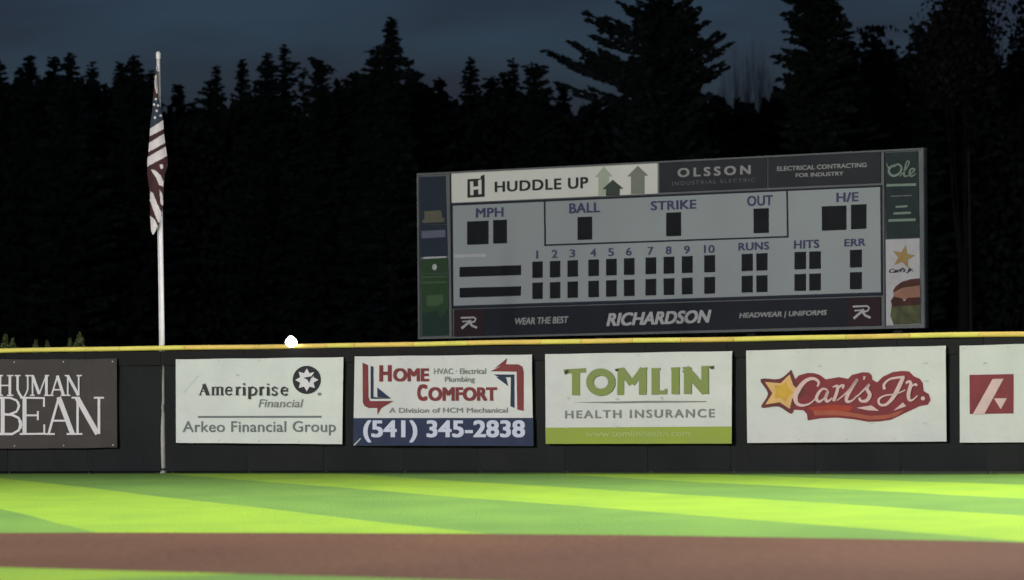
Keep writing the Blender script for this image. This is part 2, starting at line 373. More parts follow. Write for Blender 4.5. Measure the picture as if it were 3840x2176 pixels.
# ------------------------------------------------------------------ outfield fence
FH = 3.05
fence = empty('outfield_fence', (0, fence_y(0), 0), 'long black windscreen outfield fence topped with a yellow cap rail', 'fence')
fo = fence.location.copy()
def fpart(name, v, f, m, mi=None):
    return mesh_obj(name, [Vector(p) - fo for p in v], f, m, fence, mi)
gapL = [(1318, 606), (1400, 604), (1530, 604), (1538, 607), (1546, 603), (1600, 600), (1700, 600), (1790, 604)]
gapR = [(1318, 619), (1400, 620), (1530, 620), (1538, 617), (1546, 620), (1600, 622), (1700, 622), (1790, 622)]
for i in range(len(FX) - 1):
    xa, xb = FX[i], FX[i + 1]; A = fence_pt(xa); B = fence_pt(xb); A.z = B.z = 0
    pl = Plane(A, B); u = pl.u; nrm = pl.n; L_ = (B - A).length
    # windscreen panel: gently billowed sheet with depth
    nx, nz_ = 10, 8; v = []; f = []
    tilt = random.uniform(-.02, .02)
    for face in (0, 1):
        for k in range(nz_ + 1):
            z = .06 + (FH - .16) * k / nz_
            ea, eb = .004, L_ - .004
            if xb == 612:
                yv = 1775 - (1775 - 1318) * k / nz_; e = np.interp(yv, [q[0] for q in gapL], [q[1] for q in gapL]); p = pl.loc(e, yv); eb = Vector(p).x + L_ / 2
            if xa == 612:
                yv = 1775 - (1775 - 1318) * k / nz_; e = np.interp(yv, [q[0] for q in gapR], [q[1] for q in gapR]); p = pl.loc(e, yv); ea = Vector(p).x + L_ / 2
            for j in range(nx + 1):
                t = j / nx; s = ea + (eb - ea) * t
                bil = -.05 * math.sin(math.pi * t) * math.sin(math.pi * k / nz_) + .012 * math.sin(7 * t + i) * math.sin(5 * k / nz_ + i * 2)
                v.append(A + u * s + nrm * (bil + tilt * k / nz_ * 0 + (.012 if face else 0)) + Vector((0, 0, z)))
    n1 = (nx + 1) * (nz_ + 1)
    for k in range(nz_):
        for j in range(nx):
            a = k * (nx + 1) + j; f.append((a, a + 1, a + nx + 2, a + nx + 1)); f.append((n1 + a, n1 + a + nx + 1, n1 + a + nx + 2, n1 + a + 1))
    for j in range(nx):
        a = j; f.append((a, n1 + a, n1 + a + 1, a + 1)); a = nz_ * (nx + 1) + j; f.append((a, a + 1, n1 + a + 1, n1 + a))
    for k in range(nz_):
        a = k * (nx + 1); b = a + nx + 1; f.append((a, b, n1 + b, n1 + a)); a += nx; b += nx; f.append((a, n1 + a, n1 + b, b))
    fpart('windscreen_panel', v, f, M['screen2'] if i % 3 == 0 else M['screen'])
    # post, rails
    if xa != 612:
        fpart('post', *tube(A + nrm * .09, A + nrm * .09 + Vector((0, 0, FH - .04)), .038, .038, 10), M['black'])
    v_, f_ = box((0, 0, 0), (L_ - .01, .016, .34)); c_ = (A + B) / 2 - nrm * .05 + Vector((0, 0, FH - .24))
    fpart('header_band', [c_ + u * p[0] + nrm * p[1] + Vector((0, 0, p[2])) for p in v_], f_, M['band'])
    fpart('bottom_rail', *join([tube(A + nrm * .05 + Vector((0, 0, .10)), B + nrm * .05 + Vector((0, 0, .10)), .03, .03, 8)]), M['black'])
# two posts either side of the gap
for px in (585, 640):
    p = fence_pt(px); p.z = 0; fpart('post', *tube(p + Vector((.05, .10, 0)), p + Vector((.05, .10, FH - .04)), .038, .038, 10), M['black'])
# black header band under the cap, then the cap itself in sections of two tints
capx = [-3800, -2900, -2100, -1400, -760, -160, 455, 700, 1235, 1335, 1560, 1760, 2035, 2185, 2380, 2560, 2760, 3180, 3420, 3680, 3880, 4300, 4800, 5400, 6450]
seg = 0
for i in range(len(capx) - 1):
    xa, xb = capx[i], capx[i + 1]; xs = [xa] + [x for x in range(-3800, 6500, 150) if xa + 30 < x < xb - 30] + [xb]
    ring = 12; v = []; f = []
    for j, x in enumerate(xs):
        A = fence_pt(x); Bp = fence_pt(x + 10); u = (Bp - A).normalized(); nr = Vector((-u.y, u.x, 0)); nr = nr if nr.y > 0 else -nr
        zc = FH + .006 * math.sin(x * .004) + .004 * math.sin(x * .011)
        sh = u * (.006 if j == 0 else (-.006 if j == len(xs) - 1 else 0))
        for k in range(ring):
            a = 2 * math.pi * k / ring
            v.append(A + sh + nr * (.03 + .085 * math.cos(a) * .8) + Vector((0, 0, zc + .002 + .060 * math.sin(a))) - Vector((0, 0, 0)))
        if j:
            for k in range(ring):
                a = (j - 1) * ring + k; b = (j - 1) * ring + (k + 1) % ring; f.append((a, b, b + ring, a + ring))
    f.append(tuple(range(ring))[::-1]); f.append(tuple(range(len(v) - ring, len(v))))
    fpart('cap_rail', v, f, M['cap_b'] if i in (7, 9, 11, 13, 15, 17, 19) else M['cap_a'])

# ------------------------------------------------------------------ banners on the fence
def banner(TL, TR, BR, BL, label, m, name='banner', push=.16, wav=0.0, th=.012, foot=None):
    pl = Plane(fence_pt((foot or TL)[0]), fence_pt(TR[0]), push)
    root = pl.root(name, label, 'banner', 'sponsor banners on the fence')
    g = quad_map((TL, TR, BR, BL)); nx, nz_ = 16, 8; v = []; f = []
    for face in (0, 1):
        for k in range(nz_ + 1):
            for j in range(nx + 1):
                a, b = j / nx, k / nz_; x, y = g(a, b)
                y += (wav * (.6 * math.sin(a * 11) + .4 * math.sin(a * 23 + 1)) + 1.2 * math.sin(a * math.pi * 5) * .5) * (1 if k == nz_ else (.5 if k == 0 else 0))
                p = pl.loc(x, y, 0); v.append((p[0], p[1] + face * th, p[2]))
    n1 = (nx + 1) * (nz_ + 1)
    for k in range(nz_):
        for j in range(nx):
            a = k * (nx + 1) + j; f.append((a, a + 1, a + nx + 2, a + nx + 1)); f.append((n1 + a, n1 + a + nx + 1, n1 + a + nx + 2, n1 + a + 1))
    for j in range(nx):
        a = j; f.append((a, n1 + a, n1 + a + 1, a + 1)); a = nz_ * (nx + 1) + j; f.append((a, a + 1, n1 + a + 1, n1 + a))
    for k in range(nz_):
        a = k * (nx + 1); b = a + nx + 1; f.append((a, b, n1 + b, n1 + a)); a += nx; b += nx; f.append((a, n1 + a, n1 + b, b))
    mesh_obj('sheet', v, f, m, root)
    # eyelets and ties along the edges
    for a in (0.02, .26, .5, .74, .98):
        for b in (.03, .97):
            x, y = g(a, b); p = pl.loc(x, y, .003)
            mesh_obj('eyelet', *tube((p[0], p[1], p[2]), (p[0], p[1] - .008, p[2]), .018, .016, 8), M['crease'], root)
    return pl, root
def glyphs(pl, root, spec, m, off=.014, name='lettering'):
    return ribbons(pl, name, spec, m, root, off, sm=False)

# 1 brown banner
pl, r = banner((-330, 1351), (437, 1346), (439, 1679), (-330, 1687), 'dark brown sponsor banner with large white serif lettering, cut off at the left edge', M['brown_vinyl'], wav=2.2, foot=(-60,))
def seriff(x, y, w, h=5): return ([(x - w / 2, y), (x + w / 2, y)], h)
def H_(x0, x1, t, b, w=10): return [([(x0 + 12, t), (x0 + 12, b)], w), ([(x1 - 12, t), (x1 - 12, b)], w), ([(x0 + 12, (t + b) / 2), (x1 - 12, (t + b) / 2)], 5), seriff(x0 + 11, t, 24), seriff(x0 + 11, b, 24), seriff(x1 - 11, t, 24), seriff(x1 - 11, b, 24)]
T, B = 1409, 1483
st = H_(-12, 49, T, B)
st += [([(66, T), (66, 1462), (72, 1476), (81, 1490), (86, 1492)], 9), ([(104, T), (104, 1460), (98, 1476), (91, 1488), (83, 1492)], 6), seriff(66, T, 22), seriff(104, T, 18)]
st += [([(122, T), (122, B)], 6), ([(122, T), (147, 1478)], 11), ([(147, 1478), (173, T)], 5), ([(174, T), (174, B)], 10), seriff(119, T, 16), seriff(176, T, 16), seriff(121, B, 18), seriff(175, B, 20)]
st += [([(193, B), (216, T)], 6), ([(215, T), (238, B)], 11), ([(202, 1462), (229, 1462)], 5), seriff(192, B, 18), seriff(238, B, 20)]
st += [([(254, T), (254, B)], 6), ([(254, T), (294, B)], 11), ([(295, T), (295, B)], 6), seriff(251, T, 16), seriff(297, T, 20), seriff(254, B, 20)]
glyphs(pl, r, st, M['print_white'])
T, B = 1492, 1628
st = [([(10, T), (10, B)], 15), ([(-6, T), (38, T), (62, T + 10), (72, T + 30), (62, T + 52), (36, T + 62)], 8), ([(16, T + 62), (46, T + 64), (70, T + 76), (79, T + 100), (70, T + 122), (46, B), (-8, B)], 9), ([(66, T + 14), (71, T + 30), (66, T + 46)], 9), ([(74, T + 84), (78, T + 100), (74, T + 116)], 12)]
st += [([(92, T), (92, B)], 15), ([(76, T), (168, T + 1)], 7), ([(165, T), (165, T + 34)], 7), ([(92, T + 66), (142, T + 66)], 7), ([(142, T + 50), (142, T + 84)], 7), ([(74, B), (168, B - 1)], 7), ([(166, B), (166, B - 36)], 7)]
st += [([(182, B), (221, T - 2)], 9), ([(220, T - 2), (272, B)], 18), ([(196, T + 86), (252, T + 86)], 7), seriff(186, B, 38, 7), seriff(272, B, 44, 7)]
st += [([(291, T), (291, B)], 9), ([(289, T), (366, B)], 19), ([(371, T), (371, B)], 10), seriff(284, T, 32, 7), seriff(371, T, 38, 7), seriff(291, B, 36, 7)]
glyphs(pl, r, st, M['print_white'])

# 2 financial banner
pl, r = banner((659, 1348), (1287, 1340), (1283, 1666), (660, 1661), 'white sponsor banner with black round star emblem and grey financial lettering', M['vinyl'])
P = M['print_dark']
def q(x, y): return (640 + x * .309, 1300 + y * .309)     # measured on an enlargement of the banner
def Q(l): return [q(*p[:2]) + ((p[2] * .309,) if len(p) > 2 else ()) for p in l]
base, xh = 588, 492
st = [(Q([(355, base), (405, 455)]), 5), (Q([(400, 455), (452, base)]), 14), (Q([(340, base), (380, base)]), 3), (Q([(425, base), (475, base)]), 3), (Q([(378, 545), (430, 545)]), 3)]
def stem(x, a, b, w=9): return [(Q([(x, a), (x, b)]), w), (Q([(x - 22, b), (x + 22, b)]), 2.6), (Q([(x - 20, a), (x, a)]), 2.6)]
st += stem(512, xh, base, 8) + stem(567, xh, base, 8) + stem(622, xh, base, 8) + [(Q([(512, 505), (535, xh), (560, xh), (570, 510)]), 4), (Q([(567, 505), (590, xh), (615, xh), (625, 510)]), 4)]
def ecirc(cx): return [(Q([(cx - 32, 535), (cx + 34, 535), (cx + 30, 505), (cx, xh), (cx - 28, 505), (cx - 38, 540), (cx - 28, 575), (cx + 5, base), (cx + 36, 572)]), 6)]
st += ecirc(705) + stem(805, xh, base) + [(Q([(805, 515), (830, 495), (850, 500)]), 7)]
st += stem(890, xh, base) + [(ell(*q(890, 455), 3.2, 3.2, 8)[:], 3)]
st += stem(955, xh, 632, 10) + [(Q([(960, 505), (995, xh), (1030, 510), (1038, 540), (1025, 575), (990, base), (960, 578)]), 7)]
st += stem(1090, xh, base) + [(Q([(1090, 515), (1115, 495), (1135, 500)]), 7)] + stem(1180, xh, base) + [(Q([(1180, 450), (1180, 466)]), 7)]
st += [(Q([(1288, 510), (1262, xh), (1232, 505), (1236, 530), (1268, 545), (1290, 565), (1270, base), (1240, base), (1228, 570)]), 6)] + ecirc(1378)
ribbons(pl, 'lettering', st, P, r, sm=False)
text(pl, 'Financial', rect(*q(1065, 640), *q(1610, 738)), M['print_grey'], r, shear=.18, bold=.012)
pl.sheet('emblem_disc', [ell(*q(1652, 405), 53, 53, 40)], M['print_black'], r, .010)
cx, cy = q(1652, 405); pts = []
for i in range(16):
    a = math.radians(-90 + 22.5 * i); R_ = 43 if i % 2 == 0 else 27; pts.append((cx + R_ * math.cos(a), cy + R_ * math.sin(a)))
pl.sheet('emblem_star', [pts], M['print_white'], r, .018)
pl.sheet('emblem_needle', [Q([(1612, 378), (1712, 360), (1680, 445), (1662, 405)])], M['print_black'], r, .026)
pl.sheet('emblem_needle', [Q([(1700, 372), (1748, 300), (1760, 322), (1712, 380)])], M['print_black'], r, .030)
pl.sheet('registered_mark', [ell(*q(1807, 577), 8, 6, 12)], M['print_grey'], r, .010)
pl.sheet('printed_line', [[q(330, 842), q(1832, 840), q(1832, 864), q(330, 866)]], M['print_slate'], r)
text(pl, 'Arkeo Financial Group', [q(145, 905), q(2003, 903), q(2003, 1078), q(145, 1080)], M['print_slate'], r, bold=.012, space=1.03)
pl.sheet('crease', [[q(150, 560), q(330, 350), q(340, 356), q(162, 566)]], M['crease'], r, .006)  # flat patch, the shade of a vinyl fold put into its colour
pl.sheet('crease', [ell(*q(812, 348), 8, 4, 10)], M['crease'], r, .006)

# 3 heating contractor banner
def q(x, y): return (1300 + x * .309, 1300 + y * .309)
pl, r = banner(q(97, 120), q(2245, 97), q(2262, 1207), q(80, 1202), 'white over navy sponsor banner with brick red lettering and a large phone number', M['vinyl_warm'])
pl.sheet('blue_strip', [[q(82, 868), q(2262, 866), q(2267, 1207), q(79, 1200)]], M['print_navy'], r, .02, th=.034)
text(pl, '(541) 345-2838', [q(200, 893), q(2165, 893), q(2165, 1165), q(200, 1165)], M['print_lilac'], r, .028, bold=.035, space=1.02)
text(pl, 'H', [q(395, 225), q(545, 225), q(545, 425), q(395, 425)], M['print_red'], r, bold=.06)
text(pl, 'OME', [q(562, 262), q(1000, 262), q(1000, 425), q(562, 425)], M['print_red'], r, bold=.05)
text(pl, 'C', [q(855, 457), q(978, 457), q(978, 660), q(855, 660)], M['print_red'], r, bold=.06)
text(pl, 'OMFORT', [q(990, 492), q(1825, 492), q(1825, 660), q(990, 660)], M['print_red'], r, bold=.05)
text(pl, 'HVAC · Electrical', [q(1058, 265), q(1690, 262), q(1690, 332), q(1058, 335)], M['print_grey'], r, bold=.02)
text(pl, 'Plumbing', [q(1190, 365), q(1555, 365), q(1555, 448), q(1190, 448)], M['print_grey'], r, bold=.02)
text(pl, 'A Division of HCM Mechanical', [q(515, 743), q(1955, 740), q(1955, 802), q(515, 805)], M['print_grey'], r, bold=.02)
def Q(l): return [q(*p) for p in l]
pl.sheet('red_arrow', [Q([(192, 195), (260, 225), (264, 610), (285, 668), (262, 745), (215, 720), (195, 680)]), Q([(240, 640), (285, 662), (570, 660), (420, 745), (262, 745), (215, 710)]), Q([(372, 744), (420, 744), (372, 830)])], M['print_red'], r, .010, step=.002)
pl.sheet('blue_arrow', [Q([(290, 235), (325, 245), (325, 610), (290, 632)]), Q([(290, 608), (535, 632), (300, 634)]), Q([(370, 495), (540, 632), (372, 612)])], M['print_navy'], r, .010, step=.002)
pl.sheet('red_arrow', [Q([(1925, 215), (2080, 215), (2130, 240), (2146, 300), (2030, 304), (1745, 300)]), Q([(1948, 140), (1930, 216), (1800, 262)]), Q([(2062, 300), (2146, 298), (2146, 780), (2070, 765)])], M['print_red'], r, .010, step=.002)
pl.sheet('blue_arrow', [Q([(1780, 338), (2034, 340), (2034, 372), (1850, 374)]), Q([(1992, 370), (2034, 370), (2036, 745), (1986, 725)]), Q([(1810, 370), (1930, 372), (1960, 480)])], M['print_navy'], r, .010, step=.002)
pl.sheet('crease', [Q([(82, 1195), (165, 1110), (175, 1118), (100, 1199)])], M['crease'], r, .024)

# 4 insurance banner
def q(x, y): return (2020 + x * .3228, 1280 + y * .3228)
pl, r = banner(q(75, 150), q(2245, 115), q(2240, 1188), q(82, 1192), 'white sponsor banner with olive green capitals above a lime green bottom strip', M['vinyl_warm'])
pl.sheet('green_strip', [[q(78, 1005), q(2243, 990), q(2241, 1189), q(82, 1193)]], M['print_lime'], r, .012)
st = []
def S(l, w, k=.3228): return ([q(*p) for p in l], w * k)
st += [S([(305, 352), (550, 338)], 52), S([(432, 345), (432, 628)], 92), S([(300, 330), (318, 385)], 30), S([(385, 618), (480, 618)], 20)]
oo = [(720 + 128 * math.cos(t), 475 + 118 * math.sin(t)) for t in [i * 2 * math.pi / 28 for i in range(29)]]
stO = [S(oo, 84)]
st += [S([(955, 322), (950, 625)], 78), S([(900, 335), (990, 318)], 30), S([(960, 330), (1082, 495)], 80), S([(1082, 495), (1215, 318)], 72), S([(1210, 314), (1208, 622)], 90), S([(1180, 322), (1262, 314)], 22)]
st += [S([(1355, 315), (1355, 620)], 90), S([(1308, 325), (1415, 322)], 24), S([(1310, 596), (1490, 592)], 46), S([(1480, 552), (1470, 612)], 34)]
st += [S([(1588, 305), (1588, 615)], 92), S([(1536, 316), (1640, 312)], 22)]
st += [S([(1730, 305), (1730, 612)], 88), S([(1700, 318), (1935, 590)], 96), S([(1930, 298), (1932, 612)], 84), S([(1672, 312), (1760, 310)], 24), S([(1890, 300), (2035, 296)], 24)]
ribbons(pl, 'lettering', st + stO, M['print_olive'], r, sm=False)
for p_ in ([q(302, 348), q(330, 334), q(352, 338), q(326, 374), q(302, 378)], [q(884, 325), q(925, 320), q(922, 345), q(892, 347)], [q(1985, 302), q(2033, 292), q(2030, 318), q(1998, 324)]): pl.sheet('dark_serif', [p_], M['print_dark'], r, .034)
pl.sheet('printed_line', [[q(390, 712), q(900, 700), q(1300, 692), q(1950, 696), q(1950, 708), q(1300, 716), q(900, 722)]], M['print_grey'], r)
text(pl, 'HEALTH INSURANCE', [q(305, 805), q(2045, 785), q(2045, 885), q(305, 897)], M['print_grey'], r, bold=.025, space=1.25)
text(pl, 'www.tomlinhealth.com', [q(540, 1040), q(1760, 1030), q(1760, 1105), q(540, 1112)], M['print_pale_lime'], r, .02, bold=.02)
for x, y in ((905, 668), (895, 995), (1425, 660), (335, 655), (330, 1000)):
    pl.sheet('crease', [ell(*q(x, y), 6, 4, 10)], M['crease'], r, .026)

# 5 star-and-script burger banner
def q(x, y): return (2760 + x * .4202, 1240 + y * .4202)
pl, r = banner(q(90, 178), q(1870, 135), q(1878, 990), q(100, 1003), 'white sponsor banner with yellow star and script lettering on maroon outline', M['vinyl_warm'])
Q = lambda l: [q(*p) for p in l]
def fan(poly, c): return poly
pl.sheet('maroon_backing', [Q([(495, 470), (560, 400), (640, 378), (700, 380), (750, 397), (800, 435), (860, 425), (920, 415), (1000, 430), (1035, 395), (1130, 372), (1185, 374), (1212, 400), (1218, 440), (1260, 462), (1310, 412), (1400, 370), (1480, 360), (1545, 365), (1590, 410), (1640, 430), (1668, 470), (1675, 540), (1722, 568), (1737, 620), (1712, 662), (1640, 675), (1500, 740), (1440, 770), (1380, 797), (1280, 812), (1180, 815), (1050, 792), (900, 777), (760, 783), (640, 803), (632, 745), (600, 712), (505, 706)])], M['print_maroon'], r, .008)
tips = [(478, 392), (575, 545), (480, 700), (262, 660), (258, 458)]; inn = [(512, 490), (500, 610), (390, 640), (325, 560), (398, 470)]
sp = [];
for a, b in zip(tips, inn): sp += [a, b]
cxs, cys = 420, 550
outl = []
for i, (x, y) in enumerate(sp):
    dx, dy = x - cxs, y - cys; l = math.hypot(dx, dy); k = 1 + (46 / l if i % 2 == 0 else 40 / l); outl.append((cxs + dx * k, cys + dy * k))
outl = smooth([(*p,) for p in outl + [outl[0]]], 4)[:-1]
pl.sheet('star_outline', [Q(outl)], M['print_maroon_dark'], r, .013)
pl.sheet('yellow_star', [Q(sp)], M['print_peach'], r, .018)
pl.sheet('star_centre', [Q(star(418, 548, 95, 62, 5, -70))], M['print_gold'], r, .023)
pl.sheet('swoosh', [Q([(640, 690), (860, 660), (1050, 680), (1010, 722), (860, 712), (690, 718)])], M['print_scarlet'], r, .013)
pl.sheet('swoosh', [Q([(690, 715), (900, 712), (1050, 735), (1200, 762), (1350, 752), (1510, 705), (1430, 765), (1320, 792), (1180, 795), (1050, 772), (900, 757), (700, 758)])], M['print_coral'], r, .018)
for p_ in ([(1075, 690), (1210, 668), (1275, 716), (1180, 712)], [(1405, 715), (1490, 642), (1518, 675)]): pl.sheet('white_sliver', [Q(p_)], M['print_pink'], r, .023)
sc = [[(725, 500, 14), (738, 460, 24), (690, 428, 26), (620, 450, 34), (560, 520, 42), (530, 590, 42), (545, 650, 32), (595, 668, 22), (660, 650, 14), (720, 598, 12)],
      [(815, 530, 14), (775, 520, 18), (735, 560, 26), (718, 610, 30), (745, 634, 22), (790, 600, 14), (822, 540, 24), (800, 600, 28), (815, 634, 22), (860, 600, 12)],
      [(862, 505, 10), (905, 495, 24), (900, 550, 28), (870, 630, 28)], [(885, 560, 12), (925, 500, 18), (958, 492, 26), (950, 520, 14)],
      [(900, 625, 10), (980, 560, 14), (1050, 480, 20), (1085, 432, 24), (1040, 500, 30), (990, 590, 32), (992, 634, 26), (1040, 622, 14), (1080, 580, 12)],
      [(1148, 408, 22), (1140, 440, 12)],
      [(1080, 590, 12), (1140, 530, 16), (1190, 480, 22), (1168, 520, 30), (1195, 575, 34), (1165, 625, 30), (1115, 628, 22), (1100, 600, 22)],
      [(1325, 525, 28), (1322, 480, 22), (1370, 435, 18), (1440, 420, 20), (1505, 412, 18)],
      [(1492, 415, 34), (1450, 510, 38), (1400, 600, 34), (1340, 660, 24), (1285, 660, 20), (1275, 615, 20), (1330, 580, 14), (1430, 565, 12), (1510, 530, 12)],
      [(1515, 470, 22), (1545, 455, 24), (1560, 480, 30), (1540, 560, 34), (1545, 615, 28), (1575, 620, 16), (1620, 580, 10)], [(1565, 500, 12), (1600, 478, 18), (1612, 495, 22)]]
sc2 = [[(q(a, b)[0], q(a, b)[1], w * .4202) for a, b, w in s] for s in sc]
ribbons(pl, 'lettering', sc2, M['print_pink'], r, .030)
pl.sheet('lettering', [ell(*q(1668, 605), 8, 8, 12)], M['print_pink'], r, .030)
for x, y in ((745, 318), (1690, 292), (1690, 828), (1215, 826), (1700, 450)): pl.sheet('crease', [ell(*q(x, y), 10, 4, 10)], M['crease'], r, .005)

# 6 red square banner at the right edge
pl, r = banner(q(1995, 135), q(3650, 92), q(3660, 995), q(1998, 1000), 'white sponsor banner with red square slash emblem, cut off at the right edge', M['vinyl_warm'])
pl.sheet('red_square', [Q([(2083, 396), (2476, 388), (2476, 740), (2085, 745)])], M['print_maroon'], r, .010)
pl.sheet('emblem_slash', [Q([(2290, 432), (2388, 430), (2215, 747), (2112, 749)])], M['print_pink'], r, .018)
pl.sheet('emblem_triangle', [Q([(2303, 606), (2418, 604), (2362, 702)])], M['print_pink'], r, .018)
pl.sheet('crease', [ell(*q(2225, 292), 9, 4, 10)], M['crease'], r, .005)

# ------------------------------------------------------------------ scoreboard
SA = at(1566, 1000, 170); SB = at(3464, 1000, 156.5)
pl = Plane(SA, SB)
sb = pl.root('scoreboard', 'large grey baseball scoreboard with dark unlit digit windows behind the fence', 'scoreboard')
def P1(x, y): return (1540 + x * .5356, 520 + y * .5356)
def P2(x, y): return (2440 + x * .5356, 520 + y * .5356)
TL, TR, BR, BL = (1562.5, 651), (3462, 555), (3467, 1230), (1568, 1272.5)
pl.sheet('cabinet', [[TL, TR, BR, BL]], M['sb_frame'], sb, 0, th=.16)
g = quad_map((TL, TR, BR, BL))
for a in (.06, .35, .65, .94):
    x, y = g(a, 0); p = pl.loc(x, y); v, f = box((p[0], .3, p[2] / 2 + .1), (.3, .3, p[2] - .02 + .2)); mesh_obj('support_post', v, f, M['black'], sb)
# raised rim around the cabinet
def rim(pts, w, m, off, th, name='rim'):
    for i in range(len(pts)):
        a, b = pts[i], pts[(i + 1) % len(pts)]; dx, dy = b[0] - a[0], b[1] - a[1]; l = math.hypot(dx, dy); nx, ny = -dy / l * w, dx / l * w
        e = (dx / l * w * .5, dy / l * w * .5)
        e = (0, 0) if i % 2 == 0 else (dx / l * w, dy / l * w)
        pl.sheet(name, [[(a[0] + e[0], a[1] + e[1]), (b[0] - e[0], b[1] - e[1]), (b[0] - e[0] + nx, b[1] - e[1] + ny), (a[0] + e[0] + nx, a[1] + e[1] + ny)]], m, sb, off, th=th)
rim([TL, TR, BR, BL], 6, M['sb_frame'], .07, .068)
def panel(name, pts, m, off=.03, th=.03): return pl.sheet(name, [pts], m, sb, off, th=th)
# header panels
hw = panel('header_panel', [P1(285, 236), (2465.5, 612), (2465.5, 726), P1(288, 450)], M['sb_white'], .035, .033)
panel('header_panel', [P2(60, 162), P2(812, 130), P2(812, 345), P2(60, 378)], M['sb_charcoal'], .035, .033)
panel('header_panel', [P2(822, 130), P2(1608, 96), P2(1608, 310), P2(822, 344)], M['sb_charcoal'], .035, .033)
def rr(P, x0, y0, x1, y1, s=.045): return rect(*P(x0, y0), *P(x1, y1), s)
# block letter emblem
pl.sheet('emblem', [[P1(397, 285), P1(518, 278), P1(517, 408), P1(397, 415)]], M['sb_ink'], sb, .045)
pl.sheet('emblem', [[P1(490, 262), P1(517, 252), P1(517, 280), P1(490, 282)]], M['sb_ink'], sb, .045)
pl.sheet('emblem_letter', [[P1(415, 302), P1(438, 300), P1(440, 395), P1(417, 397)], [P1(472, 292), P1(495, 285), P1(497, 388), P1(474, 391)], [P1(438, 338), P1(473, 333), P1(474, 355), P1(439, 360)]], M['sb_white'], sb, .053, step=.001)
text(pl, 'HUDDLE UP', [P1(588, 303), P1(1243, 268), P1(1243, 348), P1(588, 376)], M['sb_ink'], sb, .045, bold=.03, space=1.1)
def arrow(cx, top, bot, hw_, sw, m, off, P=P1, sh=70):
    pl.sheet('arrow', [[P(cx, top), P(cx + hw_, top + sh), P(cx - hw_, top + sh + 6)], [P(cx - sw, top + sh + 3), P(cx + sw, top + sh - 1), P(cx + sw, bot - 3), P(cx - sw, bot)]], m, sb, off, step=.001)
arrow(1352, 195, 400, 62, 38, M['sb_arrow_pale'], .042); arrow(1590, 190, 390, 75, 48, M['sb_arrow_mid'], .042); arrow(1415, 288, 400, 75, 48, M['sb_arrow_dark'], .050, sh=62)
text(pl, 'OLSSON', [P2(188, 208), P2(700, 186), P2(700, 250), P2(188, 272)], M['sb_olsson_txt'], sb, .045, bold=.035, space=1.45)
text(pl, 'INDUSTRIAL ELECTRIC', [P2(150, 303), P2(730, 275), P2(730, 300), P2(150, 330)], M['sb_dim_txt'], sb, .045, space=1.3)
text(pl, 'ELECTRICAL CONTRACTING', [P2(885, 196), P2(1512, 168), P2(1512, 200), P2(885, 228)], M['sb_olsson_txt'], sb, .045, bold=.03)
text(pl, 'FOR INDUSTRY', [P2(1015, 244), P2(1350, 230), P2(1350, 258), P2(1015, 272)], M['sb_olsson_txt'], sb, .045, bold=.03)
# main panel
MP = [(1698, 772), (3300, 702), (3303, 1096), (1701, 1147)]
panel('face_border', [(1690, 764), (3306, 694), (3309, 1108), (1694, 1158)], M['sb_line'], .030, .028)
panel('face_panel', MP, M['sb_grey'], .045, .014)
def line(a, b, w=6, m=None): ribbons(pl, 'trim_line', [([a, b], w)], m or M['sb_line'], sb, .058, sm=False)
line((2042, 756), (2044, 922)); line((2040, 920), (2957, 888)); line((2954, 891), (2951, 716)); line((1694, 769), (3302, 699), 5)
line((1697, 1152), (3306, 1101), 5, M['sb_navy'])
for s, c in (('MPH', (1784, 781.5, 1888, 817)), ('BALL', (2134.5, 763, 2250, 801)), ('STRIKE', (2440, 755, 2611, 790)), ('OUT', (2801, 735, 2898, 774)), ('H/E', (3136, 723, 3219, 759)),
             ('RUNS', (2769, 911, 2884, 941)), ('HITS', (2977, 902, 3072, 934)), ('ERR', (3166, 897, 3246, 925))):
    text(pl, s, rect(*c, .04), M['sb_label'], sb, .058, bold=.03, space=1.05)
def window(x0, y0, x1, y1, s=.04):
    fr = pl.sheet('digit_window', [rect(x0, y0, x1, y1, s)], M['sb_digit'], sb, .085, th=.045); return fr
for c in ((1751.5, 831, 1829, 918), (1849, 826, 1898, 913.5), (2165.6, 814.5, 2217.5, 900), (2498, 798, 2551, 886), (2825.6, 783, 2880, 874.5), (3081.6, 774.5, 3171, 865), (3191, 768, 3246, 859.5)): window(*c)
nx_ = [2014, 2080, 2146, 2224.5, 2291, 2358, 2439, 2507, 2575.5, 2659.6]
l = lambda x, a, b: a + (b - a) * (x - 2014) / 1193
for k, x in enumerate(nx_):
    w_ = 18 + (x - 2014) * .0015
    window(x - w_, l(x, 982, 938), x + w_, l(x, 1042.5, 1003.6)); window(x - w_, l(x, 1061, 1022), x + w_, l(x, 1121.5, 1085))
    y0 = l(x, 940, 902)
    hw_ = 3.5 if k == 0 else (20 if k == 9 else 11)
    text(pl, str(k + 1), [(x - hw_, y0), (x + hw_, y0 - .5), (x + hw_, y0 + 29.5), (x - hw_, y0 + 30)], M['sb_label'], sb, .058, bold=.02)
for a, b in ((2781, 2820), (2836, 2875), (2979, 3019.5), (3034.5, 3075), (3187, 3229)):
    x = (a + b) / 2; window(a, l(x, 982, 938), b, l(x, 1042.5, 1003.6)); window(a, l(x, 1061, 1022), b, l(x, 1121.5, 1085))
pl.sheet('team_name_bar', [[(1723, 1002), (1951, 995), (1951, 1031), (1723, 1038.5)]], M['sb_digit'], sb, .085, th=.045)
pl.sheet('team_name_bar', [[(1723, 1080), (1951, 1074), (1950, 1108.5), (1724, 1116)]], M['sb_digit'], sb, .085, th=.045)
pl.sheet('faded_print', [[P1(305, 812), P1(525, 806), P1(525, 828), P1(305, 834)]], M['sb_ad_white'], sb, .052)
